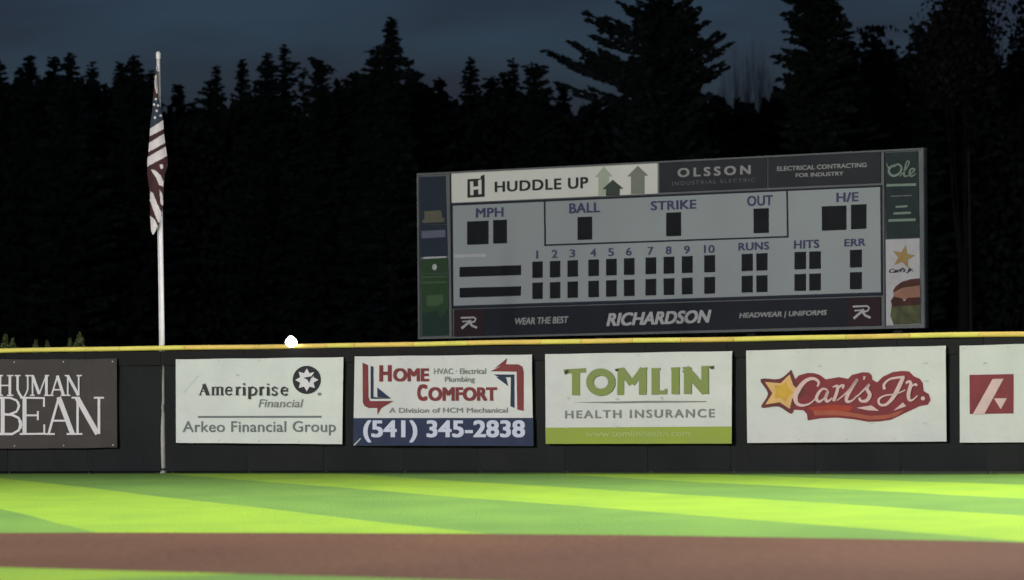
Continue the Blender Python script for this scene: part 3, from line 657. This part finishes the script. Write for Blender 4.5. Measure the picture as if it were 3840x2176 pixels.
# bottom strip
panel('footer_panel', [(1702, 1161), (3302, 1113), (3303, 1221), (1702, 1262)], M['sb_strip'], .04, .038)
panel('footer_end', [(1703, 1162), (1812, 1158.5), (1812, 1258), (1703, 1261)], M['sb_maroon'], .046, .005)
panel('footer_end', [(3180, 1118), (3301, 1114), (3302, 1220), (3180, 1223.5)], M['sb_maroon'], .046, .005)
for ox, oy, sc_ in ((350, 1250, 1.0), (None, 0, 1.07)):
    if ox: T_ = lambda x, y: P1(350 + x * 115, 1252 + y * 78 - x * 5)
    else: T_ = lambda x, y: P2(1415 + x * 125, 1172 + y * 88 - x * 5)
    ribbons(pl, 'monogram', [([T_(.0, .05), T_(.80, .05), T_(.92, .2), T_(.85, .42), T_(.6, .52)], 6.5), ([T_(.62, .30), T_(.38, .62), T_(.05, 1.0)], 9), ([T_(.55, .5), T_(.7, .8), T_(1.0, 1.0)], 8.5), ([T_(.1, .38), T_(.62, .36)], 5)], M['sb_grey_txt'], sb, .055, sm=False)
text(pl, 'WEAR THE BEST', rect(1931, 1193, 2132, 1219, .035), M['sb_olsson_txt'], sb, .05, shear=.15, bold=.035)
text(pl, 'RICHARDSON', rect(2274, 1175, 2668, 1224, .034), M['sb_grey_txt'], sb, .05, shear=.25, bold=.04)
text(pl, 'HEADWEAR | UNIFORMS', rect(2772, 1174, 3101, 1199, .035), M['sb_olsson_txt'], sb, .05, shear=.15, bold=.035)
# left column of sponsor panels
panel('side_panel', [P1(62, 268), P1(240, 262), P1(250, 600), P1(66, 603)], M['sb_navy'])
panel('side_panel', [P1(66, 606), P1(250, 603), P1(256, 822), P1(70, 828)], M['sb_navy'])
pl.sheet('emblem', [[P1(95, 510), P1(212, 502), P1(220, 552), P1(235, 556), P1(235, 584), P1(84, 592), P1(84, 570), P1(98, 562)]], M['sb_cream'], sb, .045)
pl.sheet('printed_line', [[P1(75, 648), P1(243, 640), P1(243, 690), P1(77, 700)]], M['sb_blue_pale'], sb, .045)
pl.sheet('printed_line', [[P1(88, 830), P1(250, 823), P1(250, 835), P1(90, 843)]], M['sb_ad_white'], sb, .045)
panel('side_panel', [P1(70, 848), P1(258, 838), P1(262, 940), P1(72, 944)], M['sb_green'])
panel('side_panel', [P1(72, 948), P1(262, 944), P1(265, 1378), P1(78, 1386)], M['sb_green'])
pl.sheet('emblem', [ell(*P1(167, 900), 9, 12, 14)], M['sb_ad_white'], sb, .045)
pl.sheet('printed_line', [[P1(80, 965), P1(255, 960), P1(255, 972), P1(80, 977)]], M['sb_green_pale'], sb, .045)
pl.sheet('printed_line', [[P1(80, 1003), P1(255, 998), P1(255, 1012), P1(80, 1017)]], M['sb_green_pale'], sb, .045)
pl.sheet('emblem', [[P1(110, 1100), P1(228, 1090), P1(230, 1145), P1(195, 1172), P1(112, 1172)]], M['sb_green_pale'], sb, .045)
pl.sheet('emblem', [[P1(80, 1225), P1(180, 1205), P1(215, 1255), P1(258, 1195), P1(264, 1372), P1(82, 1380)]], M['sb_green_dark'], sb, .042)
ribbons(pl, 'divider', [([P1(268, 236), P1(284, 1400)], 5)], M['sb_frame'], sb, .075, sm=False)
# right column
panel('side_panel', [P2(1640, 100), P2(1870, 88), P2(1880, 692), P2(1650, 702)], M['sb_teal'])
panel('side_panel', [P2(1645, 708), P2(1882, 700), P2(1888, 1300), P2(1648, 1310)], M['sb_ad_white'])
def SP(l, P=P2): return [(P(a, b)[0], P(a, b)[1], w * .5356) for a, b, w in l]
ribbons(pl, 'lettering', [SP([(1720, 185, 14), (1680, 200, 16), (1668, 235, 16), (1700, 262, 16), (1745, 240, 14), (1755, 200, 13), (1730, 180, 12), (1700, 200, 10)]),
                          SP([(1745, 265, 8), (1790, 210, 9), (1810, 168, 10), (1795, 160, 9), (1780, 210, 12), (1775, 260, 12), (1800, 262, 8)]),
                          SP([(1800, 262, 8), (1835, 235, 10), (1848, 215, 11), (1825, 212, 11), (1812, 240, 13), (1825, 264, 12), (1858, 245, 7)]),
                          SP([(1650, 172, 5), (1660, 195, 9), (1672, 215, 8)])], M['sb_mint'], sb, .045)
for x0, x1, y, h, m in ((1650, 1858, 325, 18, 'sb_mint'), (1680, 1830, 401, 8, 'sb_dim_txt'), (1715, 1798, 476, 14, 'sb_mint'), (1700, 1822, 522, 16, 'sb_mint'), (1665, 1855, 571, 18, 'sb_mint')):
    pl.sheet('printed_line', [[P2(x0, y - h / 2 + 3), P2(x1, y - h / 2 - 3), P2(x1, y + h / 2 - 3), P2(x0, y + h / 2 + 3)]], M[m], sb, .045)
pl.sheet('star_print', [star(*P2(1768, 828), 46, 19, 5, -78)], M['sb_star'], sb, .045)
text(pl, "Carl's Jr.", [P2(1668, 912), P2(1840, 900), P2(1840, 940), P2(1668, 950)], M['sb_line'], sb, .045, shear=.3, bold=.03)
def BP(l): return [P2(*p) for p in l]
pl.sheet('burger_print', [BP([(1697, 1065), (1715, 1035), (1760, 1002), (1820, 985), (1884, 978), (1885, 1040), (1700, 1085)])], M['sb_bun_dark'], sb, .045)
pl.sheet('burger_print', [BP([(1702, 1078), (1760, 1045), (1885, 1028), (1886, 1120), (1800, 1135), (1700, 1105)])], M['sb_bun'], sb, .050)
pl.sheet('burger_print', [BP([(1682, 1135), (1700, 1105), (1760, 1120), (1775, 1140), (1800, 1115), (1886, 1110), (1886, 1165), (1690, 1175)])], M['sb_meat'], sb, .055)
pl.sheet('burger_print', [BP([(1690, 1150), (1886, 1145), (1887, 1296), (1700, 1304), (1678, 1240)])], M['sb_lettuce'], sb, .048)
pl.sheet('burger_print', [BP([(1755, 1160), (1825, 1155), (1800, 1172)])], M['sb_cream'], sb, .052)
pl.sheet('burger_print', [ell(*P2(1775, 1245), 22, 20, 20)], M['sb_cream'] if False else M['sb_lettuce'], sb, .053)
ribbons(pl, 'divider', [([P2(1628, 92), P2(1634, 1318)], 5)], M['sb_frame'], sb, .075, sm=False)

# ------------------------------------------------------------------ flagpole, flag
fp = fence_pt(610); PD = fp.y + .13
pb_ = at(612.5, 1755, PD); pt_ = at(594, 222, PD)
base = Vector((pb_.x, PD, 0)); top = Vector((pt_.x, PD, pt_.z)); sc_m = PD / F_PX
pole = empty('flagpole', base, 'tall white flagpole standing behind the fence', 'flagpole')
lv = lambda p: Vector(p) - base
mesh_obj('pole', *tube(lv(base), lv(top), 12.5 * sc_m, 7.0 * sc_m, 20), M['white_pole'], pole, smooth=True)
# truck on top: short cylinder with rounded cap
v, f = join([tube(lv(top) + Vector((0, 0, .0)), lv(top) + Vector((0, 0, 22 * sc_m)), 8.5 * sc_m, 9.5 * sc_m, 14), tube(lv(top) + Vector((0, 0, 22 * sc_m)), lv(top) + Vector((0, 0, 29 * sc_m)), 9 * sc_m, 4 * sc_m, 14)])
mesh_obj('truck', v, f, M['white_pole'], pole)
cv = [(588, 250), (590, 500), (592, 880), (598, 1240)]
v, f = join([tube(lv(at(*cv[i], PD - .07)), lv(at(*cv[i + 1], PD - .07)), .008, .008, 5) for i in range(3)])
mesh_obj('halyard', v, f, M['white_pole'], pole)
mesh_obj('cleat', *box((0, -.10, 1.6), (.05, .04, .16)), M['steel'], pole)

ZF = lambda x, y: (480 + x * .549, 160 + y * .549)
Ly = [190, 300, 380, 450, 530, 630, 740, 790, 840, 900, 1000, 1100, 1200, 1290, 1312]
Lx = [187, 178, 170, 168, 155, 148, 140, 133, 132, 132, 145, 150, 152, 158, 168]
Rx = [196, 200, 207, 226, 240, 247, 262, 268, 272, 250, 244, 240, 228, 188, 176]
def inpoly(x, y, P):
    c = False; j = len(P) - 1
    for i in range(len(P)):
        if (P[i][1] > y) != (P[j][1] > y) and x < (P[j][0] - P[i][0]) * (y - P[i][1]) / (P[j][1] - P[i][1]) + P[i][0]: c = not c
        j = i
    return c
WH = [[(145, 592), (240, 530), (245, 590), (146, 642)], [(140, 686), (248, 622), (255, 686), (138, 748)], [(134, 782), (262, 708), (272, 772), (130, 848)],
      [(155, 868), (185, 872), (222, 905), (243, 950), (240, 985), (212, 972), (190, 920)], [(215, 1005), (236, 1035), (242, 1120), (222, 1100)],
      [(153, 1015), (172, 1030), (200, 1100), (228, 1160), (228, 1245), (205, 1225), (175, 1150), (150, 1080)], [(152, 1185), (180, 1205), (208, 1262), (168, 1320), (150, 1300)],
      [(178, 230), (200, 215), (204, 350), (192, 345), (182, 300)], [(218, 835), (240, 830), (240, 860), (222, 862)]]
NV = [[(140, 372), (245, 372), (250, 532), (140, 592)]]
STARS = [(190, 386), (178, 424), (196, 466), (184, 512), (222, 500), (206, 430)]
nx, nyv = 26, 220; V = []; Fc = []; mi = []
for j in range(nyv + 1):
    y = 190 + (1312 - 190) * j / nyv; a = np.interp(y, Ly, Lx); b = np.interp(y, Ly, Rx); wdt = (b - a) * sc_m * .549
    for i in range(nx + 1):
        t = i / nx; x = a + (b - a) * t
        dep = -.16 - min(.16, wdt * .35) * math.sin(math.pi * t) * .7 + min(.06, wdt * .25) * math.sin(2 * math.pi * t * 2.2 + y * .009) * math.sin(math.pi * min(1, j / 30))
        V.append(at(*ZF(x, y), PD + dep))
fl_base = at(*ZF(190, 1312), PD - .16)
for j in range(nyv):
    for i in range(nx):
        p = j * (nx + 1) + i; Fc.append((p, p + nx + 1, p + nx + 2, p + 1))
        y = 190 + (1312 - 190) * (j + .5) / nyv; a = np.interp(y, Ly, Lx); b = np.interp(y, Ly, Rx); x = a + (b - a) * (i + .5) / nx
        c = 1
        if any(inpoly(x, y, q_) for q_ in NV): c = 2
        if any(inpoly(x, y, q_) for q_ in WH): c = 0
        if any(math.hypot(x - s[0], y - s[1]) < 8.5 for s in STARS): c = 0
        mi.append(c)
nf = len(V)
# back side of the cloth: give it a real folded depth
V2 = []
for k, p in enumerate(V):
    i = k % (nx + 1); t = i / nx; V2.append(p + Vector((0, .012 + .09 * math.sin(math.pi * t), 0)))
Fb = [tuple(reversed([q_ + nf for q_ in fc])) for fc in Fc]
flag = mesh_obj('flag', [p - fl_base for p in V + V2], Fc + Fb, [M['flag_white'], M['flag_red'], M['flag_navy']], mi=mi + mi, smooth=True)
flag.location = fl_base; tag(flag, 'limp striped American flag hanging in folds against the white flagpole', 'flag')

# small floodlight on top of the fence that lights the flag
lp = at(1092, 1284, fence_pt(1092).y - .22)
lamp = empty('floodlight', lp, 'small glaring white floodlight on the yellow fence cap', 'floodlight')
M['lamp_glow'] = glow('lamp_glow', (1, 1, .97), 5)
def dome(r, sy, sz, n=26, k=14):
    v = []; f = []
    for i in range(k + 1):
        th = math.pi * i / k
        for j in range(n):
            a = 2 * math.pi * j / n; v.append((r * math.sin(th) * math.cos(a), r * sy * math.sin(th) * math.sin(a), r * sz * math.cos(th)))
    for i in range(k):
        for j in range(n): f.append((i * n + j, (i + 1) * n + j, (i + 1) * n + (j + 1) % n, i * n + (j + 1) % n))
    return v, f
sm_ = lp.y / F_PX
v1, f1 = dome(23 * sm_, .7, .82); v2, f2 = dome(13 * sm_, .7, .9)
mesh_obj('lens', v1, f1, M['lamp_glow'], lamp, smooth=True)
mesh_obj('lamp_bulb', [(x - 1 * sm_, y, z + 13 * sm_) for x, y, z in v2], f2, M['lamp_glow'], lamp, smooth=True)
v, f = box((0, .14, .0), (.22, .08, .16))
mesh_obj('housing', v, f, M['steel'], lamp)
mesh_obj('bracket', *box((0, .16, -.10), (.06, .06, .20)), M['black'], lamp)
sd = bpy.data.lights.new('flag_spot', 'SPOT'); sd.energy = 350; sd.spot_size = math.radians(100); sd.spot_blend = .4; sd.shadow_soft_size = .1
so = bpy.data.objects.new('flag_spot', sd); COL.objects.link(so); so.parent = lamp; so.location = (-.1, -.25, .3)
tgt = at(600, 700, PD); so.rotation_euler = (tgt - (lp + Vector((-.1, -.25, .3)))).to_track_quat('-Z', 'Y').to_euler()

# ------------------------------------------------------------------ floodlight masts (all outside the frame)
mast_words = ['tall steel floodlight mast beyond the right field line', 'tall steel floodlight mast beyond the left field line', 'steel floodlight mast behind the left stand']
M['mast_glow'] = glow('mast_lamp_glow', (1, .99, .95), 12)
for k, (x, y, h, aim, pw, cone) in enumerate(MASTS):
    rt = empty('light_tower', (x, y, 0), mast_words[k], 'light tower', 'stadium floodlight masts')
    mesh_obj('mast', *tube((0, 0, 0), (0, 0, h + 2), .45, .2, 12), M['steel'], rt)
    a = math.atan2(aim[1] - y, aim[0] - x); dx, dy = math.cos(a), math.sin(a)
    for row in range(3):
        z = h - 1.4 + row * 1.4
        mesh_obj('crossarm', *tube((-dy * 3.2, dx * 3.2, z), (dy * 3.2, -dx * 3.2, z), .07, .07, 6), M['steel'], rt)
        for c in range(6):
            s = -2.75 + c * 1.1; c0 = Vector((dy * s + dx * .35, -dx * s + dy * .35, z)); d_ = Vector((dx, dy, -.38)).normalized()
            hd = mesh_obj('lamp_head', *tube(c0 - d_ * .25, c0 + d_ * .25, .16, .34, 10), M['steel'], rt)
            mesh_obj('lens', *tube(c0 + d_ * .251, c0 + d_ * .27, .30, .30, 10), M['mast_glow'], hd)
    ld = bpy.data.lights.new('flood_beam', 'SPOT'); ld.energy = pw; ld.spot_size = math.radians(cone); ld.spot_blend = .9; ld.shadow_soft_size = 1.6; ld.color = (1, .985, .95)
    lo = bpy.data.objects.new('flood_beam', ld); COL.objects.link(lo); lo.parent = rt; lo.location = (dx * 1.2, dy * 1.2, h)
    lo.rotation_euler = (Vector(aim) - Vector((x + dx * 1.2, y + dy * 1.2, h))).to_track_quat('-Z', 'Y').to_euler()

# ------------------------------------------------------------------ trees
def leaves_mesh(name, C, D, ln, wd, m, parent):
    """C centres, D directions (n,3); each leaf spray is one quad with a pointed end"""
    n = len(C); D = D / np.linalg.norm(D, axis=1, keepdims=True)
    R = rng.normal(size=(n, 3)); S = np.cross(D, R); S /= np.linalg.norm(S, axis=1, keepdims=True)
    l_ = (ln * rng.uniform(.6, 1.3, n))[:, None]; w_ = (wd * rng.uniform(.6, 1.3, n))[:, None]
    P = np.empty((n, 4, 3)); P[:, 0] = C - D * l_ * .5; P[:, 1] = C + S * w_ * .5 + D * l_ * .05; P[:, 2] = C + D * l_ * .5; P[:, 3] = C - S * w_ * .5 + D * l_ * .05
    me = bpy.data.meshes.new(name); me.vertices.add(n * 4); me.vertices.foreach_set('co', P.ravel().astype(np.float32))
    me.loops.add(n * 4); me.loops.foreach_set('vertex_index', np.arange(n * 4, dtype=np.int32)); me.polygons.add(n)
    me.polygons.foreach_set('loop_start', np.arange(0, n * 4, 4, dtype=np.int32)); me.polygons.foreach_set('loop_total', np.full(n, 4, dtype=np.int32))
    me.materials.append(m); me.update(calc_edges=True)
    o = bpy.data.objects.new(name, me); COL.objects.link(o)
    if parent: o.parent = parent
    return o
def height(px, ytop, dep): return at(px, ytop, dep).z
def conifer(px, ytop, r200, dep, label, m='needle', up=.15, dens=1.0, pw=.85, broken=0.0, spacing=.30, extra=(), flat=0, name='conifer_tree', lean=0.0, minr=0.20):
    top = at(px, ytop, dep); H = top.z; k = dep / F_PX
    b = Vector((top.x, dep, 0)); rt = empty(name, b, label, 'tree', 'trees beyond the fence')
    R200 = r200 * 1.38 * k; z200 = 200 * k
    lx = lambda z: lean * (z / H) ** 3
    C = []; D = []; LN = []; segs = []
    z = H - .10
    while z > 1.2:
        t = H - z; Lr = minr + (R200 - minr) * (t / z200) ** pw
        Lr = min(Lr, R200 * 2.6)
        n = max(4, int((5 + Lr * 1.5) * dens)) if t < 12 else max(4, int(4 * dens))
        a0 = random.random() * 6.28
        lvl = random.uniform(.85, 1.1)
        for i in range(n):
            if random.random() < broken: continue
            a = a0 + 6.283 * i / n + random.uniform(-.3, .3); L_ = Lr * lvl * random.uniform(.65, 1.12)
            e = up + random.uniform(-.15, .15); segs.append((z + random.uniform(-.15, .15), a, L_, e))
        z -= spacing * random.uniform(.7, 1.3) * (.42 if t < 2 else (.7 if t < 4 else (1 if t < 10 else 1.7)))
    for (tx, ty, ry) in extra:     # chosen limbs: tip pixel and root pixel height
        tp = at(tx, ty, dep); rz = at(px, ry, dep).z; dx = tp.x - top.x
        a = math.atan2(random.uniform(-.25, .25), 1 if dx > 0 else -1); L_ = abs(dx); segs.append((rz, a, L_ / max(.9, abs(math.cos(a))), (tp.z - rz) / L_))
        segs.append((rz - .15, a + .1, L_ * .85, (tp.z - rz) / L_ - .03)); segs.append((rz + .1, a - .1, L_ * .72, (tp.z - rz) / L_ + .02))
    for (z, a, L_, e) in segs:
        L_ *= 1.08
        nn_ = max(2, int(L_ / .17)); ca, sa = math.cos(a), math.sin(a)
        for q_ in range(nn_):
            s = (q_ + .5) / nn_ * L_; tt = s / L_
            zz = z + s * e - .10 * L_ * tt * (1 - tt)
            for rep in range(3 if L_ > .5 else 5):
                LN.append(min(1.0, .42 + L_ * .45))
                wv = .26 * (1 - tt * .75) * min(1, L_)
                C.append((lx(z) + ca * s + random.gauss(0, wv * .7), sa * s + random.gauss(0, wv * .7), zz - abs(random.gauss(0, wv * .45))))
                D.append((ca + random.gauss(0, .55), sa + random.gauss(0, .55), e - .25 + random.gauss(0, .25)))
    leaves_mesh('crown', np.array(C), np.array(D), .46 * np.array(LN), .25 * np.array(LN), M[m], rt)
    r_ = .018 * H
    v, f = join([tube((0, 0, 0), (lx(H * .6), 0, H * .6), r_, r_ * .5, 8), tube((lx(H * .6), 0, H * .6), (lx(H), 0, H), r_ * .5, .02, 6)] +
                [tube((lx(z), 0, z), (lx(z) + math.cos(a) * L_ * .9, math.sin(a) * L_ * .9, z + L_ * .9 * e - .03), .035, .012, 4, False) for (z, a, L_, e) in segs[::2] if L_ > .6])
    mesh_obj('trunk', v, f, M['bark'], rt)
    return rt
def broadleaf(px, ytop, half, dep, label, m='leaf', lobes=22, leafn=4200, open_=.0, low=None, bare=False, name='broadleaf_tree', bark='bark', lmul=1.0):
    """trunk, limbs splitting four times, leaf clumps round the limb ends inside the crown outline"""
    top = at(px, ytop, dep); H = top.z; k = dep / F_PX; R = half * k
    b = Vector((top.x, dep, 0)); rt = empty(name, b, label, 'tree', 'trees beyond the fence')
    parts = [tube((0, 0, 0), (0, 0, H * .38), .02 * H, .014 * H, 8)]; ends = []
    def grow(p, d, l_, r_, n):
        q_ = p + d * l_; parts.append(tube(p, q_, r_, r_ * .62, 5, False)); ends.append((q_, n, l_))
        if n == 0: return
        for i in range(3 if n > 1 else 3):
            a = random.uniform(0, 6.28); sp = random.uniform(.28, .6); o_ = Vector((math.cos(a), math.sin(a), .12)) * sp
            grow(q_, (d + o_).normalized(), l_ * random.uniform(.62, .86), r_ * .6, n - 1)
    nb = 5
    for i in range(nb):
        a = 6.28 * i / nb + random.random(); grow(Vector((0, 0, H * random.uniform(.25, .38))), Vector((math.cos(a) * .55, math.sin(a) * .55, 1)).normalized(), H * .24, .009 * H, 5 if bare else 4)
    # fit the limbs to the crown outline
    mz = max(e[0].z for e in ends); sx = R / np.percentile([math.hypot(e[0].x, e[0].y) for e in ends], 88); z0 = H * .25
    def fit(p): 
        if p[2] < z0: return Vector(p)
        s = (p[2] - z0) / (mz - z0); return Vector((p[0] * (1 + (sx - 1) * min(1, s * 3)), p[1] * (1 + (sx - 1) * min(1, s * 3)), z0 + (H - z0) * s))
    v, f = join(parts); mesh_obj('trunk', [fit(p) for p in v], f, M[bark], rt)
    if not bare:
        E_ = [fit(e[0]) for e in ends if e[1] <= 1]; random.shuffle(E_); E_ = E_[:int(len(E_) * (1 - open_))]
        idx = rng.integers(0, len(E_), leafn); cl_ = rng.uniform(.25, .75, len(E_))[idx] * lmul
        C = np.array([tuple(E_[i]) for i in idx]) + rng.normal(size=(leafn, 3)) * (cl_ * .75)[:, None]
        C[:, 2] = np.minimum(C[:, 2], H + .1)
        leaves_mesh('crown', C, rng.normal(size=(leafn, 3)), .34, .22, M[m], rt)
    return rt

T_ = conifer
T_(-6, 232, 52, 290, 'dark conifer cut off by the left edge of the view')
T_(74, 252, 24, 305, 'thin faint conifer top, leftmost but one on the skyline', dens=.8)
T_(110, 212, 42, 285, 'pointed conifer, third from the left edge on the skyline', pw=.7)
T_(201, 218, 38, 290, 'blunt rounded conifer just left of the sharp dark spire', pw=.55)
T_(260, 203, 52, 280, 'sharp dark spire, tallest of the conifers left of the flagpole', 'needle_blue')
T_(345, 238, 42, 295, 'faint conifer top midway between the sharp spire and the flagpole', dens=.8)
T_(449, 238, 42, 292, 'small conifer top left of the round-shouldered one by the flagpole')
T_(503, 212, 58, 284, 'round-shouldered conifer directly left of the flagpole', pw=.7)
T_(566, 270, 40, 288, 'low conifer hidden behind the upper flagpole')
T_(668, 322, 40, 296, 'short conifer first to the right of the flagpole', pw=.6)
T_(722, 388, 44, 298, 'lowest conifer in the dip right of the flagpole')
T_(792, 300, 62, 290, 'conifer closing the right side of the dip beyond the flagpole', pw=.7)
T_(812, 243, 24, 312, 'faint ragged snag behind the dip in the tree line', dens=.6, broken=.4, pw=.5)
T_(908, 228, 36, 318, 'faint narrow conifer left of the twin spires', dens=.7)
T_(1003, 205, 58, 286, 'left one of the twin dark spires', 'needle_blue')
T_(1066, 171, 40, 292, 'ragged taller spire, right one of the twin spires', dens=.8, broken=.3, extra=((1120, 235, 262), (1112, 300, 322), (1010, 300, 320)))
T_(1138, 262, 34, 300, 'sparse thin conifer with sky showing through, right of the twin spires', dens=.55, broken=.45)
T_(1198, 232, 48, 284, 'crooked topped conifer with a bent leader pointing left', extra=((1158, 214, 240), (1254, 262, 246), (1166, 224, 236)), pw=.75)
T_(1466, 66, 36, 276, 'tallest single spire between flagpole and scoreboard, with ragged side limbs', 'needle_blue', pw=.8, extra=((1382, 190, 168), (1448, 110, 120), (1510, 190, 180), (1546, 230, 218), (1580, 278, 262), (1500, 150, 140)), minr=.2)
T_(1412, 205, 56, 282, 'dark broad shoulder of a conifer left of the tallest spire', pw=.55, dens=1.3)
T_(1335, 272, 90, 286, 'low broad conifer left of the tallest spire', pw=.6)
T_(1545, 290, 90, 284, 'low broad conifer right of the tallest spire', pw=.6)
T_(1648, 290, 48, 290, 'small pointed conifer in the skyline above the scoreboard left edge')
T_(1764, 220, 40, 288, 'slim spire above the word side of the white scoreboard header', dens=.9, extra=((1800, 262, 280),))
T_(1843, 296, 58, 294, 'low rounded conifer right of the slim spire', pw=.55)
T_(1924, 226, 26, 298, 'needle thin spire left of the flat topped conifer', dens=.8)
T_(1892, 268, 40, 300, 'faint rounded conifer beside the needle thin spire', pw=.5, dens=.7)
T_(2010, 244, 52, 286, 'flat topped conifer with level upper limbs', pw=.55, extra=((1960, 246, 262), (2054, 250, 262), (1968, 262, 275)))
T_(2112, 318, 48, 292, 'low conifer under the long left limbs of the great cedar', extra=((2084, 318, 330),))
T_(2486, -330, 52, 262, 'great cedar with long upswept layered limbs above the scoreboard', 'needle_blue', up=.42, dens=1.25, pw=.78, name='cedar_tree',
   extra=((2210, 52, 150), (2222, 78, 170), (2228, 135, 200), (2072, 196, 330), (2095, 212, 345), (2160, 164, 300), (2175, 178, 320), (2120, 318, 420), (2215, 250, 360), (2330, 10, 110),
          (2622, 32, 90), (2646, 82, 160), (2684, 128, 250), (2700, 140, 262), (2728, 168, 270), (2712, 256, 330), (2690, 245, 320), (2640, 300, 350)))
T_(3050, -430, 60, 268, 'massive dark conifer right of the great cedar, top beyond the frame', dens=1.7, pw=.43)
T_(3150, 60, 60, 272, 'ragged conifer at the right flank of the massive dark conifer', pw=.6)
broadleaf(3290, 112, 52, 280, 'round headed tree between the massive conifer and the small dark knob', leafn=6000)
T_(3445, 100, 48, 280, 'small dark knob of a conifer left of the tall open crowned tree', pw=.5)
broadleaf(3597, -160, 88, 266, 'tall open crowned tree near the right edge, sky showing through', 'leaf_brown', leafn=8000, open_=.3, lmul=1.1)
broadleaf(3835, -40, 55, 274, 'sparse tree cut off by the right edge', 'leaf_brown', leafn=1800, open_=.5)
broadleaf(2765, 120, 60, 312, 'bare twiggy tree right of the great cedar', bare=True, name='bare_tree', bark='bark_pale')
broadleaf(2838, 96, 58, 318, 'taller bare twiggy tree beside the massive conifer', bare=True, name='bare_tree', bark='bark_pale')
broadleaf(2725, 175, 50, 306, 'low bare twiggy tree touching the right limbs of the great cedar', bare=True, name='bare_tree', bark='bark_pale')
broadleaf(2872, 210, 46, 308, 'low bare twiggy tree in front of the massive conifer left flank', bare=True, name='bare_tree', bark='bark_pale')
broadleaf(3770, 60, 60, 300, 'bare thin tree between the two open crowned trees at the right', bare=True, name='bare_tree', bark='bark_pale')

# the wood behind and below: reads as one dark mass
WX = [-2200, -900, -300, 0, 300, 540, 600, 680, 760, 850, 950, 1060, 1130, 1180, 1250, 1450, 1600, 1680, 1750, 1850, 1950, 2050, 2120, 2150, 2200, 2700, 2760, 2860, 2930, 3200, 3400, 3450, 3700, 3840, 4200, 6200]
WY = [300, 300, 320, 322, 312, 330, 400, 455, 462, 425, 355, 385, 440, 425, 345, 315, 335, 375, 378, 385, 365, 375, 410, 450, 400, 360, 400, 410, 330, 250, 232, 205, 225, 262, 250, 280]
n = 300000
px = rng.uniform(-2200, 6200, n); inside = rng.uniform(-250, 4100, n); px = np.where(rng.random(n) < .7, inside, px)
ty = np.interp(px, WX, WY) + 22 * np.sin(px * .05) * np.sin(px * .017 + 1) + 14 * np.sin(px * .13 + 2) + 7 * np.sin(px * .31)
frac = rng.random(n) ** .85; dep = rng.uniform(286, 300, n)
ty = ty + np.abs(rng.normal(size=n)) * 7 - 6
zt = HC + (HOR0 - ROLL * px - ty) * dep / F_PX
C = np.stack([(px - W_PX / 2) / F_PX * dep, dep, zt * (1 - frac * .98)], 1)
w = leaves_mesh('woodland', C, rng.normal(size=(n, 3)), .52, .34, M['leaf'], None); tag(w, 'dark mass of woodland filling the background behind the fence', 'woodland', kind='stuff')

# shrubs peeping over the left end of the fence
for px, yt, hw_, tall, lab in ((20, 1256, 20, 0, 'pale green shrub tip over the fence at the left edge of the view'), (48, 1272, 20, 0, 'low shrub tip right beside the leftmost one over the fence'), (134, 1279, 16, 0, 'small leaning shrub tip, third from the left over the fence'),
                               (177, 1279, 12, 0, 'small upright shrub tip, fourth from the left over the fence'), (263, 1271, 12, 0, 'narrow shrub tip left of the tallest one over the fence'), (299, 1250, 26, 0, 'tallest shrub tip over the fence, sloping down towards the flagpole')):
    dep_ = fence_pt(px).y + 3.0; tp = at(px, yt, dep_); H = tp.z; k = dep_ / F_PX
    rt = empty('shrub', (tp.x, dep_, 0), lab, 'shrub', 'shrubs behind the fence')
    n = 1500; t = rng.random(n) ** 1.1 * 1.7; rad = hw_ * k * (.12 + np.minimum(t / .45, 3.0) ** .9); a = rng.uniform(0, 6.28, n); rr_ = rad * np.sqrt(rng.random(n))
    C = np.stack([rr_ * np.cos(a), rr_ * np.sin(a), H - t], 1)
    leaves_mesh('foliage', C, rng.normal(size=(n, 3)) + np.array([0, 0, .8]), .09, .05, M['shrub'], rt)
    v, f = join([tube((0, 0, 0), (0, 0, H - .1), .03, .008, 6)]); mesh_obj('stem', v, f, M['bark'], rt)

# faint far lamp among the trees at the right
dl = at(3633, 562, 258)
rt = empty('street_lamp', (dl.x, dl.y, 0), 'faint bluish far lamp among the trees right of the scoreboard', 'street lamp')
mesh_obj('lamp_post', *tube((0, 0, 0), (0, 0, dl.z - .05), .09, .05, 8), M['black'], rt)
mesh_obj('lamp_head', *dome(.13, 1, .7), glow('far_lamp_glow', (.35, .42, .62), .35), rt)
